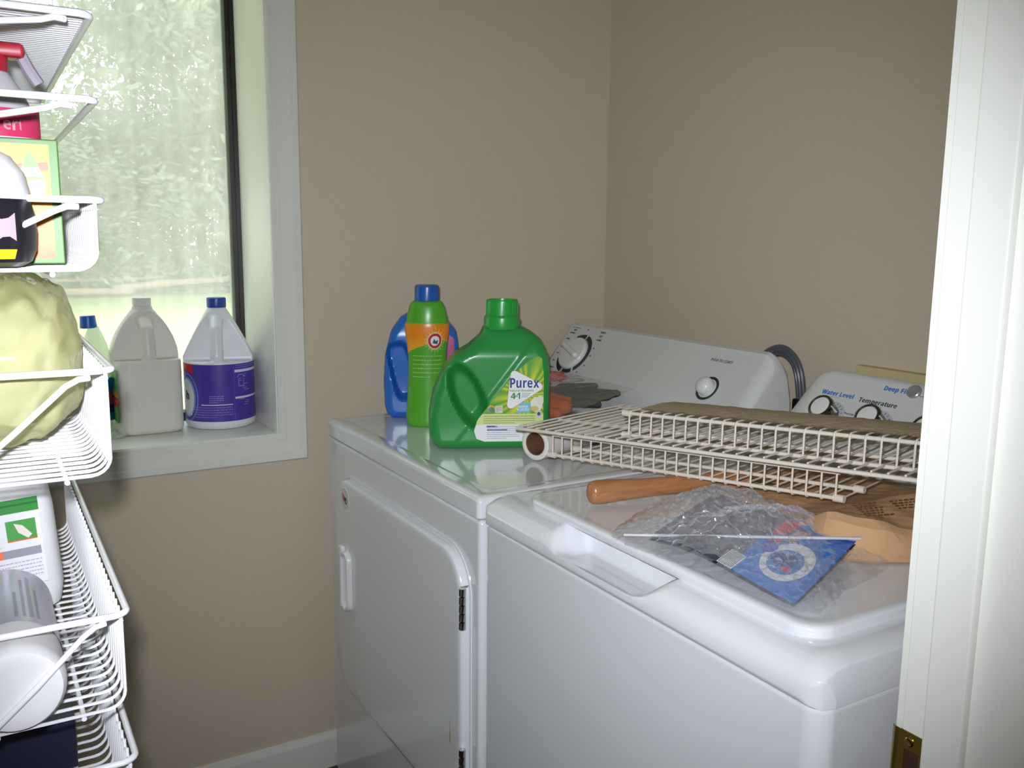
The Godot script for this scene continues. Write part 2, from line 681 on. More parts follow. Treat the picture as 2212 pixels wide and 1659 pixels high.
func leaves(rng: RandomNumberGenerator, count: int, size: float, shape: Callable) -> Sh:
	var s := Sh.new()
	for i in count:
		var c: Vector3 = shape.call(rng)
		var a := Vector3(rng.randfn(), rng.randfn(), rng.randfn()).normalized()
		var b := a.cross(Vector3(rng.randfn(), rng.randfn(), rng.randfn())).normalized()
		var k := size * rng.randf_range(0.6, 1.3)
		s.tri(c - a * k, c + b * k * 0.45, c + a * k)
		s.tri(c - a * k, c + a * k, c - b * k * 0.45)
	return s


func outside() -> void:
	var grass_look := mat(Color.WHITE, 0.95, {"albedo_texture": noise(0.03, 21, 512, FastNoiseLite.TYPE_SIMPLEX_SMOOTH, 5, ramp2(c8(104, 120, 62), c8(142, 154, 90))), "uv1_triplanar": true, "uv1_world_triplanar": true, "uv1_scale": Vector3(0.2, 0.2, 0.2)})
	wall("lawn", [[Vector3(-90, -0.9, -60), Vector3(-0.30, -0.5, 60)]], grass_look)
	var rng := RandomNumberGenerator.new()
	rng.seed = 77
	var bark := mat(c8(100, 92, 80), 0.9)
	var tints := [mat(c8(122, 128, 104), 0.7, {"backlight_enabled": true, "backlight": c8(146, 154, 122)}), mat(c8(108, 116, 98), 0.7, {"backlight_enabled": true, "backlight": c8(130, 140, 114)}), mat(c8(130, 134, 112), 0.7, {"backlight_enabled": true, "backlight": c8(148, 154, 128)})]
	var crowns := []
	for v in 3:
		var hub := []
		for k in 26:
			hub.append(Vector3(rng.randfn() * 1.5, rng.randf_range(1.6, 11.5), rng.randfn() * 1.5))
		crowns.append(leaves(rng, 5200, 0.17, func(r: RandomNumberGenerator) -> Vector3: return hub[r.randi() % 26] + Vector3(r.randfn(), r.randfn() * 0.7, r.randfn()) * 0.75).mesh(1.0))
	var kinds := ["tree with bright yellow-green leaves", "tree with deep green leaves", "tree with pale dusty green leaves"]
	var spots := [Vector3(-28.5, 0, 0.6), Vector3(-29, 0, -2.2), Vector3(-28, 0, -4.9), Vector3(-31, 0, -0.8), Vector3(-31.5, 0, -3.6), Vector3(-32, 0, -6.6), Vector3(-34, 0, 1.6), Vector3(-35, 0, -2.4), Vector3(-35, 0, -5.4), Vector3(-38, 0, -0.4), Vector3(-38.5, 0, -4.2), Vector3(-38, 0, -7.8), Vector3(-30, 0, 3.2), Vector3(-29.5, 0, -8.0)]
	var where := ["at the left edge of the forest view", "right of the window's centre, front row", "nearest the dark window frame", "left of centre, second row", "centre of the second row", "right end of the second row", "left end of the third row", "middle of the third row", "right in the third row", "left in the last row", "middle of the last row", "right end of the last row", "hidden partly by the wire baskets", "beyond the dark window frame"]
	for i in spots.size():
		var t := thing("forest_tree", "%s, %s" % [kinds[i % 3], where[i]], "tree", spots[i] + Vector3(0, -0.5, 0), Basis(UP, i * 1.3), "trees beyond the lawn")
		var trunk := Sh.new()
		var path := PackedVector3Array()
		for k in 7:
			path.append(Vector3(sin(k * 0.9 + i) * 0.12, k * 1.7, cos(k * 1.1 + i) * 0.12))
		if spots[i].z > -3.2:
			t.scale = Vector3(1.0, 0.47, 1.0)
		elif spots[i].z < -6.0:
			t.scale = Vector3(1.0, 1.6, 1.0)
		trunk.tube(path, 0.17, 8, false, true, 0.05)
		part(t, "trunk", trunk, bark)
		put(t, "foliage", crowns[i % 3], tints[i % 3])
	var clump := leaves(rng, 1500, 0.11, func(r: RandomNumberGenerator) -> Vector3: return Vector3(r.randfn() * 0.55, absf(r.randfn()) * 0.8, r.randfn() * 0.7)).mesh(1.0)
	for i in 9:
		var t := thing("forest_shrub", "leafy undergrowth shrub at the forest edge, %s from the left" % ["first", "second", "third", "fourth", "fifth", "sixth", "seventh", "eighth", "ninth"][i], "shrub", Vector3(-27.6 - (i % 3) * 0.5, -0.5, 2.0 - i * 1.05), Basis(UP, i * 2.1), "undergrowth at the forest edge")
		put(t, "foliage", clump, tints[(i + 1) % 3])
	# the forest goes on to both sides of what the window shows
	var mm := MultiMesh.new()
	mm.transform_format = MultiMesh.TRANSFORM_3D
	mm.mesh = crowns[1]
	mm.instance_count = 48
	for i in 48:
		mm.set_instance_transform(i, Transform3D(Basis(UP, i * 0.7).scaled(Vector3(1.3, 1.9, 1.3)), Vector3(-21.0 - (i % 3) * 4.0 + (i / 6) * 1.6, -0.5, 4.6 + (i / 2) * 1.3 if i % 2 == 0 else -10.5 - (i / 2) * 1.3)))
	var more := MultiMeshInstance3D.new()
	more.name = "forest_margin"
	more.multimesh = mm
	more.material_override = tints[1]
	add_child(more)
	more.set_meta("kind", "stuff")
	more.set_meta("label", "green forest going on to both sides beyond the lawn")
	more.set_meta("category", "forest")
	# fallen trunks and dead twigs along the edge of the lawn
	var dead := mat(c8(142, 120, 102), 0.9)
	var logs := [[Vector3(-26.6, -0.36, 2.6), Vector3(-26.2, -0.34, -2.4), 0.15, "long brown fallen trunk lying along the left of the lawn's edge"], [Vector3(-26.4, -0.3, -1.9), Vector3(-26.9, 0.02, -6.4), 0.13, "pale fallen trunk slanting up to the right at the lawn's edge"], [Vector3(-26.9, -0.15, 1.4), Vector3(-26.8, 0.02, -3.4), 0.07, "thin fallen branch lying across the fallen trunks"]]
	for q in logs:
		var t := thing("fallen_log", q[3], "log", Vector3(q[0].x, -0.5, q[0].z))
		var s := Sh.new()
		s.tube(PackedVector3Array([q[0], q[0].lerp(q[1], 0.35) + Vector3(0, 0.04, 0), q[0].lerp(q[1], 0.7), q[1]]), q[2], 9, false, true, q[2] * 0.6)
		part(t, "trunk", s, dead, true)
		for k in 7:
			var tw := Sh.new()
			var a: Vector3 = q[0].lerp(q[1], (k + 0.5) / 7.0)
			tw.tube(PackedVector3Array([a, a + Vector3(0.05, 0.22, rng.randf_range(-0.3, 0.3)), a + Vector3(0.1, rng.randf_range(0.35, 0.6), rng.randf_range(-0.7, 0.7))]), 0.018, 5, false, true, 0.006)
			part(t, "twig", tw, dead, true)


func doorway() -> void:
	var t := structure("trim_1", Vector3(1.63, 0, 0.83))
	var s := Sh.new()
	s.rbox(Vector3(1.587, 0, 0.812), Vector3(1.702, 2.04, 0.83), 0.0015, 2)
	part(t, "jamb", s, M.trim, true)
	s = Sh.new()
	s.rbox(Vector3(1.587, 0, 1.59), Vector3(1.702, 2.04, 1.608), 0.0015, 2)
	part(t, "jamb", s, M.trim, true)
	s = Sh.new()
	s.rbox(Vector3(1.587, 2.04, 0.812), Vector3(1.702, 2.058, 1.608), 0.0015, 2)
	part(t, "head_jamb", s, M.trim, true)
	s = Sh.new()
	s.rbox(Vector3(1.613, 0, 0.83), Vector3(1.649, 2.04, 0.8405), 0.003, 2)
	part(t, "door_stop", s, M.trim, true)
	s = Sh.new()
	s.rbox(Vector3(1.613, 0, 1.5795), Vector3(1.649, 2.04, 1.59), 0.003, 2)
	part(t, "door_stop", s, M.trim, true)
	for side in [[1.587, -1.0], [1.7025, 1.0]]:
		for b in [[0.825, -1.0], [1.595, 1.0]]:
			var c := Sh.new()
			var ring := []
			for y in [0.0, 2.12]:
				var r := PackedVector3Array()
				for q in [[0.0, 0.0], [0.0, 0.009], [0.012, 0.012], [0.045, 0.015], [0.055, 0.012], [0.058, 0.0]]:
					r.append(Vector3(side[0] + side[1] * q[1], y, b[0] + b[1] * q[0]))
				if side[1] * b[1] > 0:
					r.reverse()
				ring.append(r)
			c.loft(ring)
			part(t, "casing", c, M.trim, true, 30.0)
		var hd := Sh.new()
		hd.rbox(Vector3(minf(side[0], side[0] + side[1] * 0.014), 2.045, 0.767), Vector3(maxf(side[0], side[0] + side[1] * 0.014), 2.12, 1.653), 0.003, 2)
		part(t, "casing", hd, M.trim, true)
	# brass strike plate let into the jamb, its lip folded over the edge
	var brass := mat(c8(150, 124, 58), 0.28, {"metallic": 0.85})
	var p := Sh.new()
	var y1 := 0.901
	var y0 := 0.841
	var zf := 0.8312
	var xl := 1.587
	for b in [[xl, y1 - 0.0165, 1.6125, y1], [xl, y0, 1.6125, y0 + 0.0165], [xl, y0 + 0.0165, 1.5915, y1 - 0.0165], [1.6065, y0 + 0.0165, 1.6125, y1 - 0.0165]]:
		p.box(Vector3(b[0], b[1], 0.8295), Vector3(b[2], b[3], zf))
	var lip := [Vector3(xl, 0, zf), Vector3(xl - 0.005, 0, zf - 0.0003), Vector3(xl - 0.009, 0, zf - 0.002), Vector3(xl - 0.0115, 0, zf - 0.006)]
	for k in 3:
		p.quad(lip[k] + UP * y1, lip[k + 1] + UP * y1, lip[k + 1] + UP * y0, lip[k] + UP * y0)
	var plate := part(t, "strike_plate", p, brass, true, 50.0, "dull brass strike plate on the door jamb")
	var sc := Sh.new()
	sc.lathe([[0.0045, 0.0], [0.0045, 0.0008], [0.0035, 0.0014], [0.0015, 0.0010], [0.0, 0.0010]], Transform3D(Basis(Vector3.RIGHT, PI / 2), Vector3(1.5965, y1 - 0.0085, zf)), 14)
	part(plate, "screw", sc, mat(c8(190, 170, 110), 0.2, {"metallic": 1.0}), true)
	var ho := Sh.new()
	ho.box(Vector3(1.5915, y0 + 0.0165, 0.8296), Vector3(1.6065, y1 - 0.0165, 0.8302))
	part(plate, "latch_hole", ho, mat(c8(60, 36, 22), 0.8), true, 40.0, "dark wooden latch hole")
	# the open door that carries the baskets
	var d := structure("door_1", Vector3(1.19, 0, 1.61))
	var leaf := Sh.new()
	leaf.rbox(Vector3(0.81, 0.012, 1.5905), Vector3(1.5685, 2.03, 1.6255), 0.002, 2)
	part(d, "leaf", leaf, M.trim, true)
	for k in 3:
		var hg := Sh.new()
		hg.lathe([[0.006, 0.0], [0.006, 0.09]], Transform3D(Basis(), Vector3(1.587, 0.2 + k * 0.8, 1.5965)), 10)
		part(d, "hinge", hg, brass, true)
	var kn := Sh.new()
	kn.lathe([[0.028, 0.0], [0.028, 0.006], [0.012, 0.01], [0.012, 0.03], [0.026, 0.042], [0.027, 0.058], [0.018, 0.068], [0.0, 0.07]], Transform3D(Basis(Vector3.RIGHT, PI / 2), Vector3(0.87, 0.93, 1.6255)), 20)
	part(d, "knob", kn, brass, true)


func face(x: float, y: float, z0: float, y0 := 1.0) -> Transform3D:
	# a frame on the slanted face of a console: x right, y up along the face, z out of it
	var zz := Vector3(0, 0.6139, 0.7894)
	return Transform3D(Basis(Vector3(1, 0, 0), Vector3(0, 0.7894, -0.6139), zz), Vector3(x, y, z0 - (y - y0) * 0.7777) - org)


# a console: profile of [y, z] points swept along x, with its ends rounded
func console_shape(x0: float, x1: float, prof: Array, soft: float, lean := 0.0) -> Sh:
	var s := Sh.new()
	var rings := []
	var steps := []
	for k in 7:
		steps.append([x0 + soft * (1.0 - cos(PI / 2 * k / 6.0)), sin(PI / 2 * k / 6.0), 1.0])
	for k in 7:
		steps.append([x1 - soft * (1.0 - cos(PI / 2 * (6 - k) / 6.0)), sin(PI / 2 * (6 - k) / 6.0), -1.0])
	for q in steps:
		var ring := PackedVector3Array()
		var sc: float = 0.80 + 0.20 * q[1]
		for c in prof:
			var y: float = prof[0][0] + (c[0] - prof[0][0]) * sc
			var z: float = 0.16 + (c[1] - 0.16) * (0.9 + 0.1 * q[1])
			ring.append(Vector3(q[0] + q[2] * lean * (c[0] - prof[0][0]), y, z))
		rings.append(ring)
	s.loft(rings)
	return s


func dryer() -> void:
	var d := thing("clothes_dryer", "white front-loading dryer in the corner, with detergent bottles on its top", "dryer", Vector3(0.4315, 0, 0.466))
	var s := Sh.new()
	s.rbox(Vector3(0.063, 0.025, 0.10), Vector3(0.80, 0.871, 0.832), 0.009, 3)
	part(d, "cabinet", s, M.enamel, true)
	for q in [[0.10, 0.78], [0.76, 0.78], [0.10, 0.15], [0.76, 0.15]]:
		s = Sh.new()
		s.lathe([[0.018, 0.0], [0.018, 0.012], [0.008, 0.014], [0.008, 0.03]], Transform3D(Basis(), Vector3(q[0], 0, q[1])), 12)
		part(d, "foot", s, M.black, true)
	# top with a raised rim, parted from the cabinet by a groove
	s = Sh.new()
	s.plate(Transform3D(Basis(Vector3(1, 0, 0), Vector3(0, 0, -1), Vector3(0, 1, 0)), Vector3(0.4315, 0.912, 0.4675)), 0.737, 0.735, [[0.004, -0.040, 0.006], [0.0, -0.037, 0.009], [0.0, -0.012, 0.009], [0.001, -0.007, 0.009], [0.004, -0.003, 0.009], [0.008, -0.0006, 0.009], [0.013, 0.0, 0.009], [0.030, -0.0002, 0.012], [0.036, -0.0022, 0.014], [0.042, -0.0026, 0.016]], 4)
	part(d, "worktop", s, M.enamel, true)
	# door
	s = Sh.new()
	s.plate(Transform3D(Basis(), Vector3(0.4525, 0.551, 0.832)), 0.626, 0.50, [[-0.008, -0.001, 0.083], [-0.008, 0.002, 0.083], [-0.004, 0.003, 0.079], [-0.001, 0.001, 0.076], [0.0, 0.003, 0.075], [0.0, 0.010, 0.075], [0.002, 0.0145, 0.073], [0.006, 0.0165, 0.069], [0.012, 0.0175, 0.064], [0.03, 0.0175, 0.05]], 8)
	var door := part(d, "door", s, M.enamel, true)
	s = Sh.new()
	s.plate(Transform3D(Basis(), Vector3(0.222, 0.572, 0.8495)), 0.048, 0.140, [[0.0, 0.0, 0.022], [0.001, 0.008, 0.022], [0.004, 0.011, 0.02], [0.007, 0.0105, 0.018], [0.010, 0.005, 0.015], [0.016, 0.001, 0.009]], 8)
	s.rbox(Vector3(0.197, 0.505, 0.849), Vector3(0.207, 0.648, 0.862), 0.005, 3)
	s.rbox(Vector3(0.190, 0.628, 0.849), Vector3(0.210, 0.650, 0.861), 0.005, 3)
	part(door, "handle", s, M.plastic_white, true)
	for y in [0.673, 0.379]:
		var hinge := Sh.new()
		hinge.box(Vector3(0.757, y, 0.832), Vector3(0.763, y + 0.075, 0.8465))
		var h := part(d, "hinge", hinge, M.chrome, true, 40.0, "bare metal hinge on the door's edge")
		for k in 5:
			var kn := Sh.new()
			var a: float = y + k * 0.015
			kn.lathe([[0.0045, a + 0.0004], [0.0062, a + 0.001], [0.0062, a + 0.0136], [0.0045, a + 0.0142]], Transform3D(Basis(), Vector3(0.768, 0, 0.8475)), 12)
			part(h, "knuckle", kn, M.chrome, true)
	# round sticker
	var im := blank(128, 128, c8(226, 226, 222))
	disc(im, 64, 64, 60, 60, c8(216, 216, 210))
	var rng := RandomNumberGenerator.new()
	rng.seed = 3
	for k in 40:
		var a := TAU * k / 40.0
		im.fill_rect(Rect2i(int(64 + cos(a) * 53) - 2, int(64 + sin(a) * 53) - 2, rng.randi_range(2, 5), 3), c8(96, 80, 84))
	for k in 5:
		fill_poly(im, PackedVector2Array([Vector2(24 + k * 9, 40 + k * 4), Vector2(31 + k * 9, 36 + k * 4), Vector2(38 + k * 9, 80), Vector2(30 + k * 9, 84)]), [c8(200, 90, 78), c8(186, 76, 70), c8(206, 120, 110), c8(60, 60, 74), c8(50, 52, 66)][k])
	disc(im, 80, 76, 17, 20, c8(48, 50, 62))
	disc(im, 82, 78, 8, 10, c8(212, 206, 204))
	s = Sh.new()
	var circle := PackedVector2Array()
	for k in 28:
		circle.append(Vector2(cos(TAU * k / 28.0), sin(TAU * k / 28.0)) * 0.0245)
	s.poly(circle, Transform3D(Basis(), Vector3(0.213, 0.760, 0.8502)), 0.0006)
	part(door, "sticker", s, mat(Color.WHITE, 0.5, {"albedo_texture": tex(im)}), true, 40.0, "round printed sticker")
	# a thin rust run low on the door
	s = Sh.new()
	s.poly(PackedVector2Array([Vector2(-0.0012, -0.020), Vector2(0.0014, -0.018), Vector2(0.0022, -0.004), Vector2(0.0008, 0.008), Vector2(0.0002, 0.026), Vector2(-0.0006, 0.026), Vector2(-0.0010, 0.006), Vector2(-0.0026, -0.008)]), Transform3D(Basis(), Vector3(0.725, 0.462, 0.8497)), 0.0002)
	part(door, "rust_run", s, mat(c8(176, 152, 124), 0.6), true, 40.0, "faint brown rust run")
	# control console
	s = console_shape(0.066, 0.800, [[0.908, 0.255], [0.908, 0.115], [1.03, 0.118], [1.085, 0.130], [1.104, 0.145], [1.110, 0.158], [1.106, 0.169], [1.098, 0.1726], [1.01, 0.2410], [1.0, 0.2480], [0.985, 0.2545], [0.955, 0.257]], 0.030)
	var con := part(d, "console", s, M.console, true, 35.0)
	# timer dial with its printed ring
	var f := face(0.173, 1.040, 0.249)
	s = Sh.new()
	for q in [[-32.0, 8.0], [14.0, 142.0], [150.0, 188.0], [196.0, 250.0]]:
		var w0 := 0.0465
		ring_band(s, f, w0, 0.0590, deg_to_rad(q[0]), deg_to_rad(q[1]), 0.0005, 20)
	part(con, "dial_ring", s, M.dark_ring, false, 40.0, "dark printed ring round the timer dial")
	s = Sh.new()
	s.lathe([[0.046, 0.0], [0.046, 0.006], [0.044, 0.010], [0.041, 0.012], [0.0, 0.0125]], f * Transform3D(Basis(Vector3.RIGHT, PI / 2), Vector3.ZERO), 40)
	var tilt := f * Transform3D(Basis(Vector3(0, 0, 1), deg_to_rad(72)), Vector3.ZERO)
	var gr := Sh.new()
	gr.rbox(Vector3(-0.008, -0.042, 0.010), Vector3(0.008, 0.042, 0.026), 0.006, 3)
	for i in gr.p.size():
		s.p.append(tilt * gr.p[i])
		s.uv.append(Vector2.ZERO)
	part(con, "timer_dial", s, M.plastic_white)
	f = face(0.674, 1.027, 0.249)
	s = Sh.new()
	ring_band(s, f, 0.0225, 0.0285, 0.0, TAU, 0.0005, 40)
	part(con, "button_ring", s, M.dark_ring)
	s = Sh.new()
	s.lathe([[0.019, 0.0], [0.0195, 0.012], [0.018, 0.018], [0.0135, 0.0225], [0.007, 0.0245], [0.0, 0.025]], f * Transform3D(Basis(Vector3.RIGHT, PI / 2), Vector3.ZERO), 28)
	part(con, "start_button", s, M.plastic_white)
	for q in [["PUSH TO START", 0.669, 1.081, 0.0065], ["AUTOMATIC", 0.118, 1.101, 0.0052], ["DRY", 0.117, 1.094, 0.0052], ["NORMAL", 0.113, 1.087, 0.0045], ["TIMED", 0.234, 1.098, 0.0055], ["DRY", 0.234, 1.089, 0.0055], ["60 MIN", 0.236, 1.080, 0.0045], ["AUTOMATIC", 0.120, 0.990, 0.0045], ["OFF", 0.190, 0.976, 0.0048], ["AIR FLUFF", 0.262, 0.990, 0.0045], ["70", 0.168, 1.099, 0.0045], ["50", 0.236, 1.060, 0.0042], ["40", 0.241, 1.043, 0.0042], ["30", 0.240, 1.020, 0.0042], ["20", 0.228, 1.003, 0.0042], ["OFF", 0.103, 1.052, 0.0042], ["LESS", 0.104, 1.036, 0.0042], ["DRY", 0.106, 1.018, 0.0042], ["MORE", 0.110, 1.072, 0.0042], ["WRINKLE", 0.114, 1.002, 0.0042]]:
		lettering(con, q[0], q[3], face(q[1], q[2], 0.2497), M.ink)
	# thick flat power cord looping up behind the console
	var cord := thing("power_cord", "thick grey power cord looping up behind the dryer's console", "cord", Vector3(0.72, 0.0, 0.06))
	for k in 3:
		var path := PackedVector3Array()
		var pts := [Vector3(0.635, 0.93, 0.085), Vector3(0.640, 1.02, 0.075), Vector3(0.664, 1.072, 0.066), Vector3(0.690, 1.096, 0.06), Vector3(0.718, 1.100, 0.057), Vector3(0.744, 1.084, 0.055), Vector3(0.760, 1.055, 0.055), Vector3(0.766, 1.01, 0.052), Vector3(0.768, 0.95, 0.046), Vector3(0.770, 0.85, 0.04), Vector3(0.775, 0.4, 0.03), Vector3(0.775, 0.02, 0.03)]
		var cu := Curve3D.new()
		for i in pts.size():
			var tan: Vector3 = (pts[mini(i + 1, pts.size() - 1)] - pts[maxi(i - 1, 0)]) / 6.0
			cu.add_point(pts[i], -tan, tan)
		cu.bake_interval = 0.012
		var bk := cu.get_baked_points()
		for i in bk.size():
			var tg := (bk[mini(i + 1, bk.size() - 1)] - bk[maxi(i - 1, 0)]).normalized()
			path.append(bk[i] + tg.cross(Vector3(0, 0, 1)).normalized() * (k - 1) * 0.0075 + Vector3(0, 0, 0.0012 if k == 1 else 0.0))
		var c := Sh.new()
		c.tube(path, 0.0052, 8)
		part(cord, "conductor", c, mat(c8(86, 87, 94), 0.35), true)
	s = Sh.new()
	s.rbox(Vector3(0.750, 0.975, 0.043), Vector3(0.788, 1.005, 0.062), 0.004, 2)
	part(cord, "clip", s, M.black, true)


func washer() -> void:
	var d := thing("clothes_washer", "white top-loading washer beside the door jamb, with wire shelves and bags on its lid", "washer", Vector3(1.15, 0, 0.466))
	var s := Sh.new()
	s.plate(Transform3D(Basis(Vector3(1, 0, 0), Vector3(0, 0, -1), Vector3(0, 1, 0)), Vector3(1.1505, 0.0, 0.465)), 0.695, 0.73, [[0.002, 0.025, 0.022], [0.0, 0.03, 0.024], [0.0, 0.864, 0.024], [0.002, 0.8685, 0.023], [0.006, 0.870, 0.02]], 6)
	part(d, "cabinet", s, M.enamel, true)
	for q in [[0.84, 0.78], [1.46, 0.78], [0.84, 0.15], [1.46, 0.15]]:
		s = Sh.new()
		s.lathe([[0.018, 0.0], [0.018, 0.012], [0.008, 0.014], [0.008, 0.03]], Transform3D(Basis(), Vector3(q[0], 0, q[1])), 12)
		part(d, "foot", s, M.black, true)
	# top panel: a bulging front edge with a hand pocket scooped out of it
	var prof := [[0.826, 0.870], [0.8315, 0.8725], [0.8335, 0.877], [0.8335, 0.884], [0.8325, 0.891], [0.8300, 0.898], [0.8255, 0.9045], [0.8190, 0.910], [0.8105, 0.9145], [0.800, 0.9175], [0.787, 0.919], [0.77, 0.919], [0.755, 0.919], [0.74, 0.919], [0.70, 0.919], [0.5, 0.919], [0.13, 0.919], [0.108, 0.916], [0.10, 0.905], [0.10, 0.870]]
	# finer rows along the profile
	var rows := []
	for i in prof.size() - 1:
		var k := 3 if i < 14 else 1
		for j in k:
			rows.append([lerpf(prof[i][0], prof[i + 1][0], float(j) / k), lerpf(prof[i][1], prof[i + 1][1], float(j) / k)])
	rows.append(prof[-1])
	var nx := 110
	var x0 := 0.803
	var x1 := 1.498
	var pts := []
	for r in rows:
		var line := PackedVector3Array()
		for i in nx + 1:
			var u := float(i) / nx
			var e := 0.5 - 0.5 * cos(PI * u)
			var x := lerpf(x0, x1, lerpf(u, e, 0.5))
			var z: float = r[0]
			var y: float = r[1]
			var dx := minf(x - x0, x1 - x)
			var cr := 0.026
			if dx < cr:
				var cut := cr - sqrt(maxf(0.0, cr * cr - (cr - dx) * (cr - dx)))
				z = clampf(z, 0.10 + cut, 0.8335 - cut) if y < 0.90 else minf(z, 0.8335 - cut)
			var fall := clampf(1.0 - dx / 0.030, 0.0, 1.0)
			if y > 0.872:
				y = lerpf(y, 0.872 + (y - 0.872) * 0.72, fall * fall)
			if dx < 1e-6:
				y = minf(y, 0.871 + (y - 0.871) * 0.3)
			var m := smoothstep(0.998, 1.034, x) * (1.0 - smoothstep(1.190, 1.250, x))
			var deep := smoothstep(0.752, 0.778, z)
			var floor_y := lerpf(0.8800, 0.886, smoothstep(0.80, 0.834, z))
			if y > floor_y:
				y = lerpf(y, minf(y, floor_y), m * deep)
			line.append(Vector3(x, y, z))
		pts.append(line)
	s = Sh.new()
	for j in rows.size() - 1:
		for i in nx:
			s.quad(pts[j][i], pts[j][i + 1], pts[j + 1][i + 1], pts[j + 1][i])
	for side in [0, nx]:
		var ring := PackedVector3Array()
		for j in rows.size():
			ring.append(pts[j][side])
		for j in rows.size() - 1:
			var a := ring[j]
			var b := ring[j + 1]
			if side == 0:
				s.quad(Vector3(a.x, 0.870, a.z), a, b, Vector3(b.x, 0.870, b.z))
			else:
				s.quad(a, Vector3(a.x, 0.870, a.z), Vector3(b.x, 0.870, b.z), b)
	part(d, "top_panel", s, M.enamel, true, 60.0)
	# lid
	s = Sh.new()
	s.plate(Transform3D(Basis(Vector3(1, 0, 0), Vector3(0, 0, -1), Vector3(0, 1, 0)), Vector3(1.1675, 0.932, 0.535)), 0.578, 0.525, [[0.010, -0.016, 0.028], [0.002, -0.014, 0.034], [0.0, -0.010, 0.036], [0.0, -0.005, 0.036], [0.0015, -0.0018, 0.035], [0.005, 0.0, 0.032], [0.010, 0.0006, 0.030], [0.017, -0.0004, 0.026], [0.026, -0.0012, 0.02]], 8)
	part(d, "lid", s, M.enamel, true)
	# control console
	s = console_shape(0.868, 1.452, [[0.915, 0.262], [0.915, 0.115], [1.03, 0.118], [1.075, 0.135], [1.090, 0.150], [1.096, 0.160], [1.094, 0.170], [1.088, 0.1758], [1.01, 0.2364], [1.0, 0.2440], [0.985, 0.252], [0.955, 0.258]], 0.045, 0.16)
	var con := part(d, "console", s, M.console, true, 35.0)
	for q in [[0.985, 1.024], [1.083, 1.024], [1.190, 1.024], [1.31, 1.03]]:
		var f := face(q[0], q[1], 0.2445)
		var t := f * Transform3D(Basis(Vector3.RIGHT, PI / 2), Vector3.ZERO)
		s = Sh.new()
		s.lathe([[0.029, 0.0], [0.029, 0.002], [0.026, 0.003], [0.0, 0.003]], t, 32)
		var sk := part(con, "dial_skirt", s, mat(c8(190, 192, 196), 0.35))
		for k in 9:
			var tick := Sh.new()
			var a := deg_to_rad(-20 + k * 18)
			var tt := f * Transform3D(Basis(Vector3(0, 0, 1), -a), Vector3.ZERO)
			tick.quad(tt * Vector3(-0.0006, 0.0225, 0.0033), tt * Vector3(0.0006, 0.0225, 0.0033), tt * Vector3(0.0006, 0.0265, 0.0033), tt * Vector3(-0.0006, 0.0265, 0.0033))
			part(sk, "tick", tick, M.ink)
		s = Sh.new()
		s.lathe([[0.020, 0.003], [0.0205, 0.020], [0.0220, 0.023], [0.0236, 0.028], [0.0234, 0.032], [0.0220, 0.0345], [0.0190, 0.0355], [0.0176, 0.0335]], t, 32)
		var kn := part(con, "knob", s, mat(c8(128, 124, 116), 0.2, {"metallic": 1.0}), false, 40.0, "chrome-ringed knob")
		s = Sh.new()
		s.lathe([[0.0182, 0.030], [0.0180, 0.0335], [0.015, 0.0345], [0.0, 0.035]], t, 32)
		part(kn, "knob_cap", s, M.plastic_white)
		s = Sh.new()
		s.plate(f * Transform3D(Basis(Vector3(0, 0, 1), deg_to_rad(-80)), Vector3(0.0195, 0.003, 0.024)), 0.003, 0.008, [[0.0, -0.01, 0.001], [0.0, 0.0095, 0.001]], 2)
		part(kn, "pointer", s, M.plastic_white)
	var bf := face(1.118, 1.083, 0.2445)
	s = Sh.new()
	s.lathe([[0.0125, 0.0], [0.0125, 0.004], [0.011, 0.0055], [0.006, 0.0052], [0.0, 0.005]], bf * Transform3D(Basis(Vector3.RIGHT, PI / 2), Vector3.ZERO), 24)
	part(con, "deep_fill_button", s, mat(c8(170, 174, 178), 0.3, {"metallic": 0.5}), false, 40.0, "round silver button")
	s = Sh.new()
	var lf := face(1.142, 1.078, 0.2447)
	s.quad(lf * Vector3(-0.013, 0.0, 0.0004), lf * Vector3(0.01, 0.0, 0.0004), lf * Vector3(0.01, 0.0012, 0.0004), lf * Vector3(-0.013, 0.0012, 0.0004))
	s.lathe([[0.003, 0.0], [0.003, 0.0006]], lf * Transform3D(Basis(Vector3.RIGHT, PI / 2), Vector3(0.01, 0, 0)), 12)
	part(con, "indicator", s, M.blue_ink)
	for q in [["Water Level", 0.978, 1.060, 0.0088, M.blue_ink, true], ["Deep Fill", 1.085, 1.082, 0.0088, M.blue_ink, true], ["Temperature", 1.063, 1.058, 0.0088, M.ink, true], ["High", 0.972, 1.047, 0.0048, M.ink, false], ["Max", 0.990, 1.0435, 0.0048, M.ink, false], ["Precise Fill", 1.026, 1.033, 0.0046, M.ink, false], ["Cold", 1.073, 1.046, 0.0048, M.ink, false], ["Cool", 1.107, 1.035, 0.0048, M.ink, false], ["Delicate", 1.166, 1.053, 0.0055, M.ink, true]]:
		lettering(con, q[0], q[3], face(q[1], q[2], 0.2451), q[4], q[5])
	for q in [[0.976, 1.0535, 0.020], [1.060, 1.0505, 0.030]]:
		s = Sh.new()
		var g := face(q[0], q[1], 0.2449)
		s.quad(g * Vector3(-q[2] / 2, 0, 0), g * Vector3(q[2] / 2, 0, 0), g * Vector3(q[2] / 2, 0.0022, 0), g * Vector3(-q[2] / 2, 0.0022, 0))
		part(con, "fine_print", s, mat(c8(186, 190, 198), 0.6))
	# wooden strip on the wall behind
	var b := thing("wooden_strip", "yellowish wooden strip on the wall behind the washer's console", "wood strip", Vector3(1.1, 1.07, 0.0125))
	s = Sh.new()
	s.rbox(Vector3(0.872, 1.040, 0.0), Vector3(1.46, 1.088, 0.022), 0.002, 2)
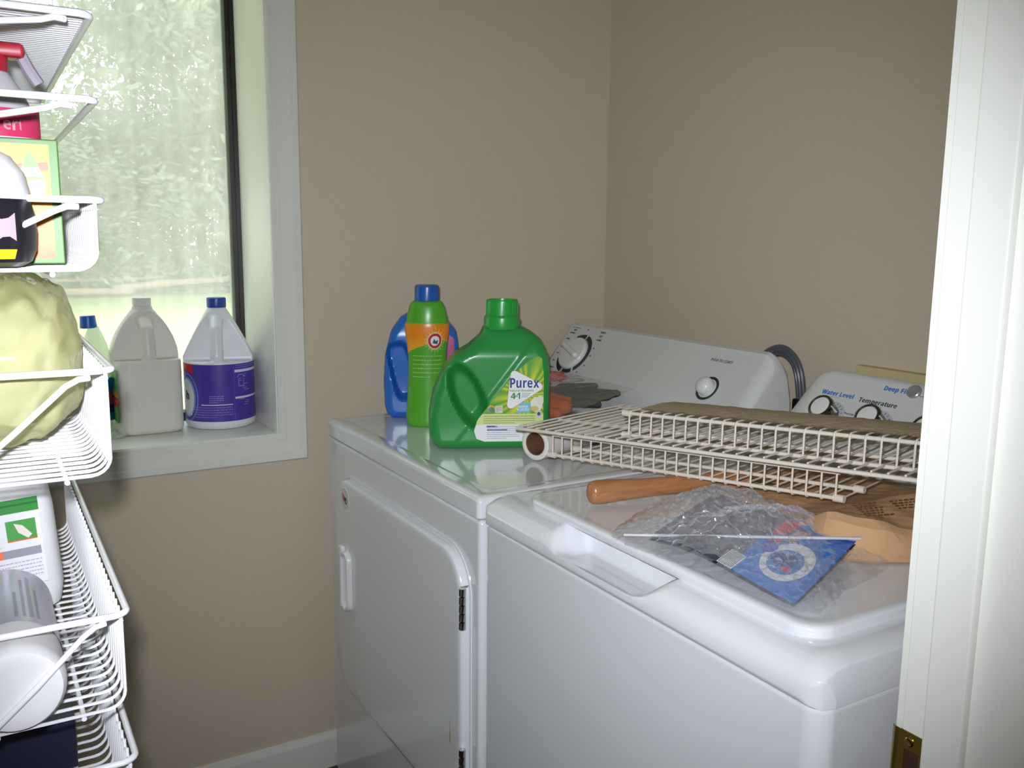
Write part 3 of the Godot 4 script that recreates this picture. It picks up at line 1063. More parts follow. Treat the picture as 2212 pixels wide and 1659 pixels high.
	part(b, "board", s, mat(c8(206, 190, 140), 0.6), true)


# a length of ventilated shelving: rods run along a, deck wires run back along b; lip +1 stands up, -1 hangs down, 0 none
func wire_shelf(label: String, p0: Vector3, a: Vector3, length: float, depth: float, gap: float, lip: float, lip_h: float, rods: Array, first: float) -> Node3D:
	var b := Vector3(a.z, 0, -a.x).normalized()
	if b.z > 0:
		b = -b
	var t := thing("wire_shelf", label, "wire shelf", p0, Basis(), "wire shelves piled on the washer")
	for q in rods:
		var s := Sh.new()
		var o: Vector3 = b * q[0] + UP * q[1]
		s.tube(PackedVector3Array([o, o + a * length]), 0.0031, 10)
		var r := part(t, "rod", s, M.old_wire)
		for e in [0.0, length]:
			var cap := Sh.new()
			var from: Vector3 = o + a * (e - (0.009 if e == 0.0 else 0.006))
			cap.tube(PackedVector3Array([from, from + a * 0.002, from + a * 0.013, from + a * 0.015]), 0.0056, 10)
			if q.size() > 2:
				part(r, "end_cap", cap, M.old_wire)
	var lift := 0.0042
	var path := PackedVector3Array()
	if lip != 0.0:
		# the wire runs down the lip, round the rod and back along the deck
		path.append(b * -0.0042 + UP * (lip * lip_h))
		path.append(b * -0.0042 + UP * (lip * 0.006))
		for k in 4:
			var w := PI / 2 * (k + 1) / 4.0
			path.append(b * (-0.0042 + 0.006 * (1.0 - cos(w))) + UP * (lip * (0.002 - 0.006 * sin(w))))
		lift = -0.0042 * lip
	else:
		path.append(UP * lift)
	path.append(b * depth + UP * lift)
	var wire := Sh.new()
	wire.tube(path, 0.0016, 6)
	var m := wire.mesh(60)
	var n := int((length - first) / gap) + 1
	for i in n:
		put(t, "wire", m, M.old_wire, Transform3D(Basis(), a * (first + i * gap)))
	return t


func wire_shelves() -> void:
	# the pile leans up to the right, where it rests on the paper bag
	var a := Vector3(0.963, 0.060, -0.262).normalized()
	wire_shelf("lowest of the piled wire shelves, its rods ending in cream caps", Vector3(0.752, 0.953, 0.660), a, 0.522, 0.305, 0.0215, 1.0, 0.036, [[0.0, 0.0, 1], [0.066, 0.0, 1], [0.28, 0.0, 1], [0.0, 0.036]], 0.004)
	wire_shelf("middle wire shelf of the pile, its front rod reaching past the white roll", Vector3(0.718, 1.0, 0.715), a, 0.78, 0.305, 0.0215, 0.0, 0.0, [[0.0, 0.0], [0.115, -0.001], [0.295, -0.001]], 0.006)
	wire_shelf("topmost wire shelf of the pile, under the tan cardboard strip", Vector3(0.908, 1.051, 0.617), a, 0.60, 0.105, 0.0215, -1.0, 0.036, [[0.0, 0.0, 1], [0.0, -0.036, 1], [0.098, 0.0]], 0.006)
	# cardboard strip on the topmost shelf
	var bd := Vector3(-0.262, 0, -0.963).normalized()
	var t := thing("cardboard_strip", "long strip of tan cardboard lying on the topmost wire shelf", "cardboard", Vector3(0.95, 1.058, 0.58))
	var n := FastNoiseLite.new()
	n.seed = 4
	n.frequency = 14.0
	var s := Sh.new()
	for side in [0, 1]:
		s.grid(func(u: float, v: float) -> Vector3:
			var l := 0.02 + u * 0.54
			var w := lerpf(0.007 + 0.0012 * sin(u * 170.0), 0.103 + 0.004 * n.get_noise_1d(u), v)
			return Vector3(0.908, 1.0575 + 0.0012 * n.get_noise_2d(u * 3.0, v) + 0.002 * sin(v * PI) + (0.0016 if side == 0 else 0.0), 0.617) + a * l + bd * w, 60, 8)
	part(t, "sheet", s, mat(c8(190, 168, 140), 0.85, {"heightmap_enabled": true, "heightmap_texture": noise(0.03, 31), "heightmap_scale": 0.10, "uv1_triplanar": true, "uv1_scale": Vector3(6, 6, 6)}), true)
	# white roll with a brown cardboard core
	t = thing("paper_roll", "white paper roll with a brown hollow core lying on the dryer under the wire shelves", "paper roll", Vector3(0.565, 0.9115, 0.49))
	var ax := Vector3(-0.36, 0, -0.93).normalized()
	var at := Vector3(0.632, 0.9435, 0.622)
	var bs := Basis(ax.cross(UP).normalized(), ax, UP.cross(ax.cross(UP)).normalized())
	bs = Basis(UP.cross(ax).normalized(), ax, UP.cross(ax).normalized().cross(ax))
	var tf := Transform3D(bs, at)
	s = Sh.new()
	s.lathe([[0.0225, 0.012], [0.0225, 0.001], [0.0245, 0.0], [0.029, 0.0], [0.0315, 0.002], [0.0315, 0.28], [0.030, 0.282], [0.0225, 0.282]], tf, 36, 1.0, 1.0, false)
	part(t, "paper", s, mat(c8(226, 222, 214), 0.75), true, 50.0)
	s = Sh.new()
	s.lathe([[0.0222, 0.285], [0.0218, 0.002], [0.0208, 0.002], [0.0208, 0.285]], tf, 30, 1.0, 1.0, false)
	part(t, "core", s, mat(c8(120, 78, 58), 0.9), true, 40.0, "brown cardboard core")


func lid_clutter() -> void:
	# wooden hammer handle
	var t := thing("hammer", "brown wooden tool handle sticking out of the paper bag on the washer lid", "hammer", Vector3(1.0, 0.934, 0.64))
	var ax := Vector3(0.185, 0.0, -0.983).normalized()
	var x := UP.cross(ax).normalized()
	var tf := Transform3D(Basis(x, ax, x.cross(ax)), Vector3(0.976, 0.9515, 0.742))
	var s := Sh.new()
	s.lathe([[0.0, 0.0], [0.009, 0.0006], [0.0150, 0.0032], [0.0178, 0.008], [0.0190, 0.016], [0.0188, 0.026], [0.0172, 0.05], [0.0155, 0.08], [0.0146, 0.11], [0.0145, 0.15], [0.0150, 0.19], [0.0150, 0.285]], tf, 26, 0.86, 1.0)
	part(t, "handle", s, mat(c8(182, 128, 86), 0.3, {"albedo_texture": noise(0.015, 12, 256, FastNoiseLite.TYPE_SIMPLEX_SMOOTH, 4, ramp2(c8(205, 195, 190), c8(255, 255, 255))), "uv1_triplanar": true, "uv1_scale": Vector3(30, 30, 4)}), true)
	s = Sh.new()
	s.rbox(Vector3(0.99, 0.936, 0.440), Vector3(1.075, 0.949, 0.466), 0.006, 2)
	part(t, "head", s, mat(c8(70, 74, 76), 0.4, {"metallic": 0.8}), true)
	# crumpled brown paper bag
	t = thing("paper_bag", "crumpled brown paper bag on the washer lid, half under the wire shelves", "paper bag", Vector3(1.2, 0.934, 0.42))
	var out := PackedVector2Array([Vector2(0.985, 0.500), Vector2(1.06, 0.532), Vector2(1.14, 0.552), Vector2(1.22, 0.582), Vector2(1.30, 0.602), Vector2(1.345, 0.582), Vector2(1.372, 0.54), Vector2(1.392, 0.48), Vector2(1.395, 0.42), Vector2(1.37, 0.34), Vector2(1.30, 0.28), Vector2(1.15, 0.262), Vector2(1.02, 0.30), Vector2(0.965, 0.40)])
	var n := FastNoiseLite.new()
	n.seed = 14
	n.frequency = 4.5
	n.fractal_octaves = 2
	var mid := Vector2(1.20, 0.43)
	var rings := []
	var m := out.size() * 4
	var edge := PackedVector2Array()
	for i in m:
		var k := i / 4
		var f := (i % 4) / 4.0
		edge.append(out[k].cubic_interpolate(out[(k + 1) % out.size()], out[(k - 1 + out.size()) % out.size()], out[(k + 2) % out.size()], f))
	var levels := [[1.0, 0.0], [1.015, 0.22], [1.0, 0.5], [0.97, 0.78], [0.92, 0.95], [0.84, 1.0], [0.72, 0.99], [0.58, 1.0], [0.44, 0.98], [0.30, 1.0], [0.16, 0.98], [0.04, 1.0]]
	for lv in levels:
		var ring := PackedVector3Array()
		for i in m:
			var q: Vector2 = mid.lerp(edge[i], lv[0])
			var high := lerpf(0.016, 0.050, smoothstep(1.17, 1.32, q.x)) * lerpf(1.0, 0.9, smoothstep(0.45, 0.3, q.y))
			var w := n.get_noise_2d(q.x * 1.6, q.y * 1.6)
			var y: float = 0.9335 + high * lv[1] * (1.0 + 0.30 * w)
			ring.append(Vector3(q.x + 0.004 * n.get_noise_2d(q.y * 3.0, lv[1] * 2.0), y, q.y + 0.004 * n.get_noise_2d(q.x * 3.0, lv[1] * 2.0 + 9.0)))
		ring.reverse()
		rings.append(ring)
	s = Sh.new()
	# rings run clockwise seen from above before the reversal
	s.loft(rings, true, true)
	var kraft := mat(c8(194, 152, 112), 0.85, {"heightmap_enabled": true, "heightmap_texture": noise(0.012, 41, 512, FastNoiseLite.TYPE_CELLULAR, 2), "heightmap_scale": 0.25, "uv1_triplanar": true, "uv1_scale": Vector3(5, 5, 5)})
	var bag := part(t, "bag", s, kraft, true, 24.0)
	var tb := Transform3D(Basis(Vector3(0.35, -0.10, -0.93).normalized(), Vector3(0.16, 0.98, -0.05).normalized(), Vector3(0.93, -0.1, 0.35).normalized()).orthonormalized(), Vector3.ZERO)
	var flat := Transform3D(Basis(Vector3(0.25, 0, -0.968).normalized(), Vector3(-0.94, 0.24, -0.243).normalized(), Vector3(0.235, 0.971, 0.06).normalized()).orthonormalized(), Vector3(1.335, 0.9905, 0.52) - t.position)
	# faded stamped print, too small to read
	var stamp := Sh.new()
	var rs := RandomNumberGenerator.new()
	rs.seed = 2
	for k in 10:
		var bx := (-0.045 if k < 6 else 0.012)
		var by := 0.018 - (k % 6) * 0.006
		for m2 in 5:
			var w2 := rs.randf_range(0.003, 0.008)
			stamp.quad(flat * Vector3(bx, by, 0), flat * Vector3(bx + w2, by, 0), flat * Vector3(bx + w2, by + 0.0022, 0), flat * Vector3(bx, by + 0.0022, 0))
			bx += w2 + 0.002
	part(bag, "stamped_print", stamp, mat(c8(120, 80, 52), 0.85), false, 40.0, "faded brown stamped print")
	# printed leaflet in a crumpled clear bag
	t = thing("printed_leaflet", "glossy leaflet with a blue corner and a white ring, inside the clear plastic bag", "leaflet", Vector3(1.24, 0.936, 0.68))
	var im := blank(512, 384, c8(84, 82, 92))
	var rng := RandomNumberGenerator.new()
	rng.seed = 6
	for k in 60:
		var g := rng.randi_range(58, 128)
		im.fill_rect(Rect2i(rng.randi_range(0, 300), rng.randi_range(0, 384), rng.randi_range(16, 90), rng.randi_range(6, 46)), c8(g, g, g + 8))
	im.fill_rect(Rect2i(0, 330, 300, 54), c8(44, 46, 66))
	fill_poly(im, PackedVector2Array([Vector2(300, 0), Vector2(512, 0), Vector2(512, 384), Vector2(300, 384), Vector2(285, 200)]), c8(38, 118, 206))
	fill_poly(im, PackedVector2Array([Vector2(300, 40), Vector2(512, 12), Vector2(512, 70), Vector2(310, 96)]), c8(28, 96, 186))
	fill_poly(im, PackedVector2Array([Vector2(292, 20), Vector2(352, 0), Vector2(330, 110), Vector2(290, 130)]), c8(206, 62, 56))
	fill_poly(im, PackedVector2Array([Vector2(350, 56), Vector2(392, 50), Vector2(372, 130), Vector2(336, 136)]), c8(196, 150, 120))
	disc(im, 404, 226, 72, 104, c8(226, 230, 232))
	disc(im, 400, 232, 50, 68, c8(60, 138, 206))
	disc(im, 392, 222, 40, 40, c8(40, 84, 150))
	disc(im, 418, 262, 14, 14, c8(206, 40, 90))
	disc(im, 320, 150, 20, 30, c8(214, 60, 110))
	disc(im, 326, 196, 26, 34, c8(72, 96, 196))
	im.fill_rect(Rect2i(258, 296, 52, 88), c8(224, 226, 228))
	for k in 9:
		im.fill_rect(Rect2i(262 + k * 5, 300, 2, 80), c8(96, 98, 104))
	var leaf := Sh.new()
	# corners measured on the lid: near tip, right, far left, near left
	leaf.grid(func(u: float, v: float) -> Vector3:
		var a := Vector3(1.165, 0.945, 0.778).lerp(Vector3(1.405, 0.944, 0.770), u)
		var b := Vector3(1.082, 0.950, 0.585).lerp(Vector3(1.338, 0.957, 0.585), u)
		return a.lerp(b, v) + UP * (0.008 * sin(PI * u) * (0.4 + v) + 0.005 * sin(5.0 * u + 2.0 * v)), 24, 16)
	var back := Sh.new()
	for i in leaf.p.size() / 3:
		back.tri(leaf.p[3 * i] - UP * 0.004, leaf.p[3 * i + 2] - UP * 0.004, leaf.p[3 * i + 1] - UP * 0.004)
	var cover := part(t, "cover", leaf, mat(Color.WHITE, 0.25, {"albedo_texture": tex(im)}), true)
	part(t, "pages", back, mat(c8(40, 42, 56), 0.6), true, 40.0, "dark back of the leaflet")
	t = thing("straw", "thin straight white rod lying across the clear plastic bag", "rod", Vector3(1.22, 0.95, 0.66))
	s = Sh.new()
	s.tube(PackedVector3Array([Vector3(1.150, 0.9480, 0.808), Vector3(1.343, 0.9640, 0.585)]), 0.0021, 10)
	part(t, "rod", s, mat(c8(188, 188, 192), 0.4), true)
	t = thing("plastic_bag", "crumpled clear plastic bag round a leaflet, on the front of the washer lid", "plastic bag", Vector3(1.24, 0.934, 0.66))
	var rim := [Vector2(1.045, 0.64), Vector2(1.09, 0.775), Vector2(1.155, 0.806), Vector2(1.24, 0.792), Vector2(1.335, 0.785), Vector2(1.425, 0.765), Vector2(1.40, 0.68), Vector2(1.365, 0.56), Vector2(1.26, 0.53), Vector2(1.16, 0.53), Vector2(1.08, 0.55)]
	var n2 := FastNoiseLite.new()
	n2.seed = 23
	n2.frequency = 34.0
	n2.fractal_octaves = 4
	n2.fractal_type = FastNoiseLite.FRACTAL_RIDGED
	n2.fractal_gain = 0.55
	var n3 := FastNoiseLite.new()
	n3.seed = 29
	n3.frequency = 9.0
	var film := mat(Color(0.90, 0.91, 0.94, 0.15), 0.09, {"transparency": BaseMaterial3D.TRANSPARENCY_ALPHA})
	var c2 := Vector2(1.23, 0.665)
	for layer in 2:
		s = Sh.new()
		s.grid(func(u: float, v: float) -> Vector3:
			var k := u * rim.size()
			var i := int(k) % rim.size()
			var e: Vector2 = rim[i].cubic_interpolate(rim[(i + 1) % rim.size()], rim[(i - 1 + rim.size()) % rim.size()], rim[(i + 2) % rim.size()], k - int(k))
			var r := 1.0 - v * 0.985
			var q := c2.lerp(e, r * (1.0 + 0.05 * n3.get_noise_2d(u * 3.0, layer * 7.0) * r))
			var puff := 1.0 - pow(r, 5.0)
			var left := smoothstep(1.35, 1.12, q.x)
			var tall := lerpf(0.024, 0.052, left * smoothstep(0.80, 0.66, q.y)) + 0.026 * exp(-pow((q.x - 1.245) / 0.03, 2) - pow((q.y - 0.665) / 0.09, 2))
			var w := n2.get_noise_2d(q.x, q.y)
			if layer == 1:
				return Vector3(q.x, 0.9355 + 0.002 * puff, q.y)
			return Vector3(q.x + 0.006 * n2.get_noise_2d(q.y * 0.8, q.x + 5.0), 0.9365 + puff * (tall * (0.80 + 0.25 * n3.get_noise_2d(q.x, q.y)) + 0.0075 * w) + 0.0006, q.y + 0.006 * n2.get_noise_2d(q.x * 0.8, q.y + 3.0)), 190, 64)
		part(t, "upper_film" if layer == 0 else "lower_film", s, film, true, 34.0)


func turned(towards: Vector3) -> Basis:
	# local z looks along towards, y stays up
	var z := Vector3(towards.x, 0, towards.z).normalized()
	return Basis(UP.cross(z).normalized(), UP, z)


func detergents() -> void:
	var rng := RandomNumberGenerator.new()
	rng.seed = 11
	# --- large green detergent jug
	var t := thing("detergent_jug", "large green detergent jug with a white and lime label on the dryer", "detergent", Vector3(0.462, 0.9096, 0.630), turned(Vector3(0.905, 0, 0.425)))
	var green := mat(c8(48, 148, 72), 0.28, {"subsurf_scatter_enabled": true, "subsurf_scatter_strength": 0.15})
	var out := PackedVector2Array([Vector2(-0.100, 0.0), Vector2(0.110, 0.0), Vector2(0.120, 0.010), Vector2(0.123, 0.03), Vector2(0.1225, 0.165), Vector2(0.118, 0.195), Vector2(0.106, 0.220), Vector2(0.086, 0.236), Vector2(0.066, 0.246), Vector2(-0.010, 0.246), Vector2(-0.016, 0.230), Vector2(-0.040, 0.207), Vector2(-0.070, 0.188), Vector2(-0.094, 0.157), Vector2(-0.112, 0.112), Vector2(-0.121, 0.065), Vector2(-0.119, 0.028), Vector2(-0.112, 0.010)])
	var half := func(x: float, y: float) -> float:
		var h := lerpf(0.055, 0.036, smoothstep(0.185, 0.246, y))
		# the hand grip is pressed in beside the label panel
		var q := Vector2(x + 0.043, y - 0.108).rotated(-0.42)
		var k := pow(q.x / 0.030, 2) + pow(q.y / 0.070, 2)
		h -= 0.036 * (1.0 - smoothstep(0.35, 1.25, k))
		# and the panel itself stands a little proud of the shoulder
		var side := (x + 0.030) * 0.80 - (y - 0.055) * 0.60
		return h - 0.004 * (1.0 - smoothstep(-0.012, 0.0, side))
	part(t, "body", bottle_body(out, half, 0.022), green)
	var s := Sh.new()
	s.lathe([[0.0355, 0.240], [0.0365, 0.246], [0.0365, 0.262], [0.0345, 0.266], [0.0325, 0.268], [0.0320, 0.296], [0.0305, 0.2985], [0.0270, 0.2985], [0.0262, 0.290], [0.0, 0.290]], Transform3D(Basis(), Vector3(0.028, 0, 0)), 40)
	var cap := part(t, "cap", s, mat(c8(40, 160, 62), 0.3), false, 40.0, "bright green screw cap")
	for k in 20:
		var rib := Sh.new()
		var a := TAU * k / 20.0
		rib.box(Vector3(-0.0008, 0.270, 0.0315), Vector3(0.0008, 0.292, 0.0330))
		for i in rib.p.size():
			rib.p[i] = rib.p[i].rotated(UP, a) + Vector3(0.028, 0, 0)
		part(cap, "rib", rib, cap.material_override)
	# label panel
	var lp := PackedVector2Array([Vector2(-0.010, 0.018), Vector2(0.104, 0.018), Vector2(0.108, 0.024), Vector2(0.108, 0.150), Vector2(0.104, 0.186), Vector2(0.096, 0.190), Vector2(0.082, 0.184), Vector2(0.060, 0.166), Vector2(0.030, 0.132), Vector2(0.0, 0.094), Vector2(-0.024, 0.062), Vector2(-0.031, 0.040), Vector2(-0.026, 0.024)])
	var im := blank(512, 640, c8(86, 168, 40))
	var bw := 0.139
	var bh := 0.172
	for y in 430:
		for x in 512:
			var dx := x - 390.0
			var dy := y - 290.0
			var a := atan2(dy, dx)
			var r := sqrt(dx * dx + dy * dy)
			var ray := 0.5 + 0.5 * sin(a * 23.0 + sin(a * 7.0) * 2.0)
			var g := clampf(1.2 - r / 330.0, 0.0, 1.0)
			im.set_pixel(x, y, c8(60, 150, 36).lerp(c8(226, 224, 64), clampf(g * (0.35 + 0.65 * ray) + 0.12 * ray, 0.0, 1.0)))
	im.fill_rect(Rect2i(0, 430, 512, 82), c8(214, 226, 150))
	im.fill_rect(Rect2i(0, 512, 512, 128), c8(238, 240, 242))
	print_rows(im, 70, 446, 380, 4, 17, 5, c8(120, 140, 74), rng)
	print_rows(im, 96, 524, 240, 7, 15, 4, c8(140, 146, 176), rng)
	print_rows(im, 360, 524, 100, 6, 15, 4, c8(140, 146, 176), rng)
	im.fill_rect(Rect2i(96, 520, 60, 9), c8(44, 60, 130))
	im.fill_rect(Rect2i(96, 548, 150, 7), c8(44, 60, 130))
	disc(im, 126, 392, 28, 28, c8(224, 170, 70))
	disc(im, 130, 398, 20, 20, c8(92, 140, 70))
	disc(im, 118, 398, 14, 14, c8(70, 140, 170))
	im.fill_rect(Rect2i(156, 370, 54, 52), c8(222, 226, 214))
	print_rows(im, 162, 376, 42, 5, 9, 4, c8(120, 126, 120), rng)
	fill_poly(im, PackedVector2Array([Vector2(330, 350), Vector2(420, 342), Vector2(410, 420), Vector2(316, 424)]), c8(130, 196, 220))
	disc(im, 460, 360, 44, 56, c8(238, 236, 220))
	disc(im, 446, 392, 30, 20, c8(222, 196, 120))
	disc(im, 486, 330, 30, 34, c8(230, 232, 214))
	im.fill_rect(Rect2i(462, 408, 34, 54), c8(206, 210, 214))
	disc(im, 478, 432, 12, 14, c8(60, 76, 140))
	s = Sh.new()
	s.poly(lp, Transform3D(Basis(), Vector3(0, 0, 0.0556)), 0.001)
	var lab := part(t, "label", s, mat(Color.WHITE, 0.35, {"albedo_texture": tex(im)}), false, 40.0, "white and lime printed label")
	# rounded triangular name plate with a thin red outline
	var tp := PackedVector2Array()
	for q in [[Vector2(0.042, 0.092), PI * 0.95, PI * 1.65], [Vector2(0.0985, 0.129), -0.30 * PI, 0.30 * PI], [Vector2(0.049, 0.154), 0.34 * PI, 0.93 * PI]]:
		for k in 6:
			var a: float = lerpf(q[1], q[2], k / 5.0)
			tp.append(q[0] + Vector2(cos(a), sin(a)) * 0.008)
	s = Sh.new()
	s.poly(tp, Transform3D(Basis(), Vector3(0, 0, 0.0561)), 0.0004)
	part(lab, "name_plate_edge", s, mat(c8(200, 70, 60), 0.4))
	var tq := PackedVector2Array()
	for q in tp:
		tq.append(q.lerp(Vector2(0.062, 0.126), 0.025))
	s = Sh.new()
	s.poly(tq, Transform3D(Basis(), Vector3(0, 0, 0.0564)), 0.0002)
	part(lab, "name_plate", s, mat(c8(240, 242, 244), 0.4))
	var navy := mat(c8(24, 62, 140), 0.5)
	var leafy := mat(c8(46, 134, 60), 0.5)
	var ft := func(x: float, y: float) -> Transform3D: return Transform3D(Basis(), Vector3(x, y, 0.0568))
	lettering(lab, "Purex", 0.0195, Transform3D(Basis.from_scale(Vector3(0.80, 1, 1)), Vector3(0.0685, 0.1365, 0.0568)), navy, true)
	lettering(lab, "Natural Elements", 0.0042, ft.call(0.0635, 0.1215), mat(c8(110, 170, 60), 0.5), true)
	lettering(lab, "4", 0.0125, ft.call(0.0465, 0.1105), leafy, true)
	lettering(lab, "in", 0.005, ft.call(0.0530, 0.1105), leafy, true)
	lettering(lab, "1", 0.0125, ft.call(0.0585, 0.1105), leafy, true)
	lettering(lab, "LINEN", 0.0046, ft.call(0.067, 0.0890), mat(c8(240, 246, 250), 0.5), true)
	lettering(lab, "& LILIES", 0.0046, ft.call(0.067, 0.0830), mat(c8(240, 246, 250), 0.5), true)
	lettering(lab, "CAUTION", 0.0036, ft.call(0.0045, 0.0485), navy, true)
	s = Sh.new()
	for k in 3:
		s.box(Vector3(0.064, 0.1150 - k * 0.0035, 0.0564), Vector3(0.082 - k * 0.003, 0.1161 - k * 0.0035, 0.0568))
	part(lab, "fine_print", s, mat(c8(130, 160, 120), 0.6))

	# --- green softener bottle with a blue cap
	t = thing("softener_bottle", "slim green bottle with a blue cap and an orange label, behind the big green jug", "detergent", Vector3(0.232, 0.9096, 0.657), turned(Vector3(0.87, 0, 0.47)))
	var widths := [[0.0, 0.040], [0.004, 0.0455], [0.02, 0.0485], [0.06, 0.0455], [0.11, 0.0425], [0.15, 0.0420], [0.185, 0.0445], [0.21, 0.0485], [0.232, 0.0490], [0.2345, 0.0465], [0.25, 0.0440], [0.268, 0.0400], [0.278, 0.0350], [0.283, 0.0280]]
	s = Sh.new()
	s.lathe(widths.map(func(q: Array) -> Array: return [q[1], q[0]]), Transform3D(), 48, 1.0, 0.62)
	part(t, "body", s, mat(c8(88, 172, 48), 0.28), false, 30.0)
	s = Sh.new()
	s.lathe([[0.027, 0.281], [0.0275, 0.284], [0.0275, 0.310], [0.026, 0.315], [0.022, 0.317], [0.0, 0.317]], Transform3D(), 36)
	part(t, "cap", s, mat(c8(36, 92, 176), 0.28), false, 40.0, "blue screw cap")
	im = blank(256, 256, c8(88, 172, 48))
	for y in 130:
		for x in 256:
			if y < 62 + 58 * pow(absf(x - 190.0) / 190.0, 1.3):
				im.set_pixel(x, y, c8(238, 140, 30).lerp(c8(250, 186, 60), clampf((y - 40.0) / 80.0, 0.0, 1.0)))
	for k in 36:
		var a := TAU * k / 36.0
		fill_poly(im, PackedVector2Array([Vector2(160 + cos(a - 0.05) * 26, 62 + sin(a - 0.05) * 26), Vector2(160 + cos(a + 0.05) * 26, 62 + sin(a + 0.05) * 26), Vector2(160 + cos(a) * (40 + 10 * (k % 2)), 62 + sin(a) * (40 + 10 * (k % 2)))]), c8(250, 232, 160))
	disc(im, 160, 62, 29, 29, c8(240, 236, 226))
	disc(im, 160, 62, 27, 27, c8(190, 52, 52))
	disc(im, 160, 62, 18, 18, c8(238, 238, 236))
	fill_poly(im, PackedVector2Array([Vector2(150, 70), Vector2(156, 54), Vector2(162, 64), Vector2(172, 58), Vector2(170, 74)]), c8(70, 96, 120))
	print_rows(im, 66, 116, 130, 6, 15, 3, c8(170, 214, 130), rng)
	s = Sh.new()
	s.grid(func(u: float, v: float) -> Vector3:
		var y := lerpf(0.075, 0.2335, v)
		var w := 0.045
		for i in widths.size() - 1:
			if y >= widths[i][0] and y <= widths[i + 1][0]:
				w = lerpf(widths[i][1], widths[i + 1][1], (y - widths[i][0]) / (widths[i + 1][0] - widths[i][0]))
		var a := lerpf(PI * 1.02, -PI * 0.02, u)
		return Vector3(cos(a) * (w + 0.0006), y, sin(a) * (w * 0.62 + 0.0006)), 40, 30)
	part(t, "label", s, mat(Color.WHITE, 0.3, {"albedo_texture": tex(im)}), false, 40.0, "orange and green sleeve label with a round red emblem")

	# --- blue bottle with a handle
	t = thing("blue_detergent_bottle", "blue handled bottle standing nearest the window wall, behind the green bottles", "detergent", Vector3(0.120, 0.9096, 0.622), turned(Vector3(0.90, 0, 0.43)))
	out = PackedVector2Array([Vector2(-0.066, 0.0), Vector2(0.070, 0.0), Vector2(0.084, 0.016), Vector2(0.088, 0.06), Vector2(0.089, 0.172), Vector2(0.084, 0.205), Vector2(0.062, 0.232), Vector2(0.040, 0.262), Vector2(0.0, 0.266), Vector2(-0.022, 0.250), Vector2(-0.046, 0.236), Vector2(-0.068, 0.205), Vector2(-0.082, 0.15), Vector2(-0.086, 0.09), Vector2(-0.084, 0.03), Vector2(-0.078, 0.010)])
	half = func(x: float, y: float) -> float:
		var h := lerpf(0.042, 0.030, smoothstep(0.19, 0.26, y))
		var q := Vector2(x + 0.043, y - 0.112).rotated(-0.22)
		var k := pow(q.x / 0.024, 4) + pow(q.y / 0.064, 4)
		return h - 0.030 * (1.0 - smoothstep(0.5, 1.5, k))
	part(t, "body", bottle_body(out, half, 0.018), mat(c8(44, 110, 200), 0.25))
	s = Sh.new()
	s.lathe([[0.026, 0.258], [0.026, 0.272], [0.024, 0.276], [0.024, 0.300], [0.021, 0.303], [0.0, 0.303]], Transform3D(Basis(), Vector3(0.016, 0, 0)), 30)
	part(t, "cap", s, mat(c8(40, 90, 180), 0.3))
	s = Sh.new()
	s.plate(Transform3D(Basis(), Vector3(0.050, 0.13, 0.0426)), 0.058, 0.13, [[0.0, 0.0, 0.012], [0.001, 0.0004, 0.012]], 6)
	part(t, "label", s, mat(c8(186, 58, 128), 0.35), false, 40.0, "magenta label panel")

	# --- package of work gloves leaning on the dryer's console
	t = thing("glove_package", "clear package of grey-green and orange work gloves with a red card", "work gloves", Vector3(0.29, 0.9096, 0.34))
	var gl := field(Vector3(0.12, 0.90, 0.20), Vector3(0.48, 1.01, 0.46), 0.006, func(q: Vector3) -> float:
		var d := capsule(q, Vector3(0.22, 0.955, 0.315), Vector3(0.34, 0.968, 0.285), 0.016, 0.014)
		d = smin(d, capsule(q, Vector3(0.30, 0.955, 0.320), Vector3(0.405, 0.972, 0.283), 0.014, 0.010), 0.008)
		d = smin(d, capsule(q, Vector3(0.33, 0.970, 0.285), Vector3(0.425, 0.981, 0.270), 0.011, 0.009), 0.006)
		d = smin(d, capsule(q, Vector3(0.24, 0.970, 0.300), Vector3(0.335, 0.984, 0.268), 0.011, 0.009), 0.006)
		return smin(d, capsule(q, Vector3(0.30, 0.945, 0.335), Vector3(0.40, 0.955, 0.305), 0.011, 0.009), 0.006))
	for i in gl.p.size():
		gl.p[i] -= org
	put(t, "glove", gl.mesh(), mat(c8(66, 76, 66), 0.9), Transform3D(), "grey-green work glove")
	var go := field(Vector3(0.14, 0.90, 0.26), Vector3(0.46, 1.0, 0.48), 0.006, func(q: Vector3) -> float:
		var d := capsule(q, Vector3(0.20, 0.938, 0.370), Vector3(0.33, 0.940, 0.350), 0.020, 0.018)
		d = smin(d, capsule(q, Vector3(0.25, 0.928, 0.395), Vector3(0.345, 0.930, 0.380), 0.014, 0.012), 0.008)
		return smin(d, capsule(q, Vector3(0.22, 0.950, 0.345), Vector3(0.32, 0.950, 0.330), 0.014, 0.012), 0.008))
	for i in go.p.size():
		go.p[i] -= org
	put(t, "glove", go.mesh(), mat(c8(204, 92, 14), 0.9), Transform3D(), "orange work glove")
	var pn := Vector3(0, 0.914, 0.406)
	var pf := Basis(Vector3(1, 0, 0), pn.cross(Vector3(1, 0, 0)), pn)
	var ell := PackedVector2Array()
	for k in 28:
		ell.append(Vector2(cos(TAU * k / 28.0) * 0.052, sin(TAU * k / 28.0) * 0.021))
	s = Sh.new()
	s.poly(ell, Transform3D(pf, Vector3(0.185, 0.990, 0.287) - org), 0.0008)
	var card := part(t, "card", s, mat(c8(216, 52, 44), 0.4), false, 40.0, "red oval card")
	var marks := Sh.new()
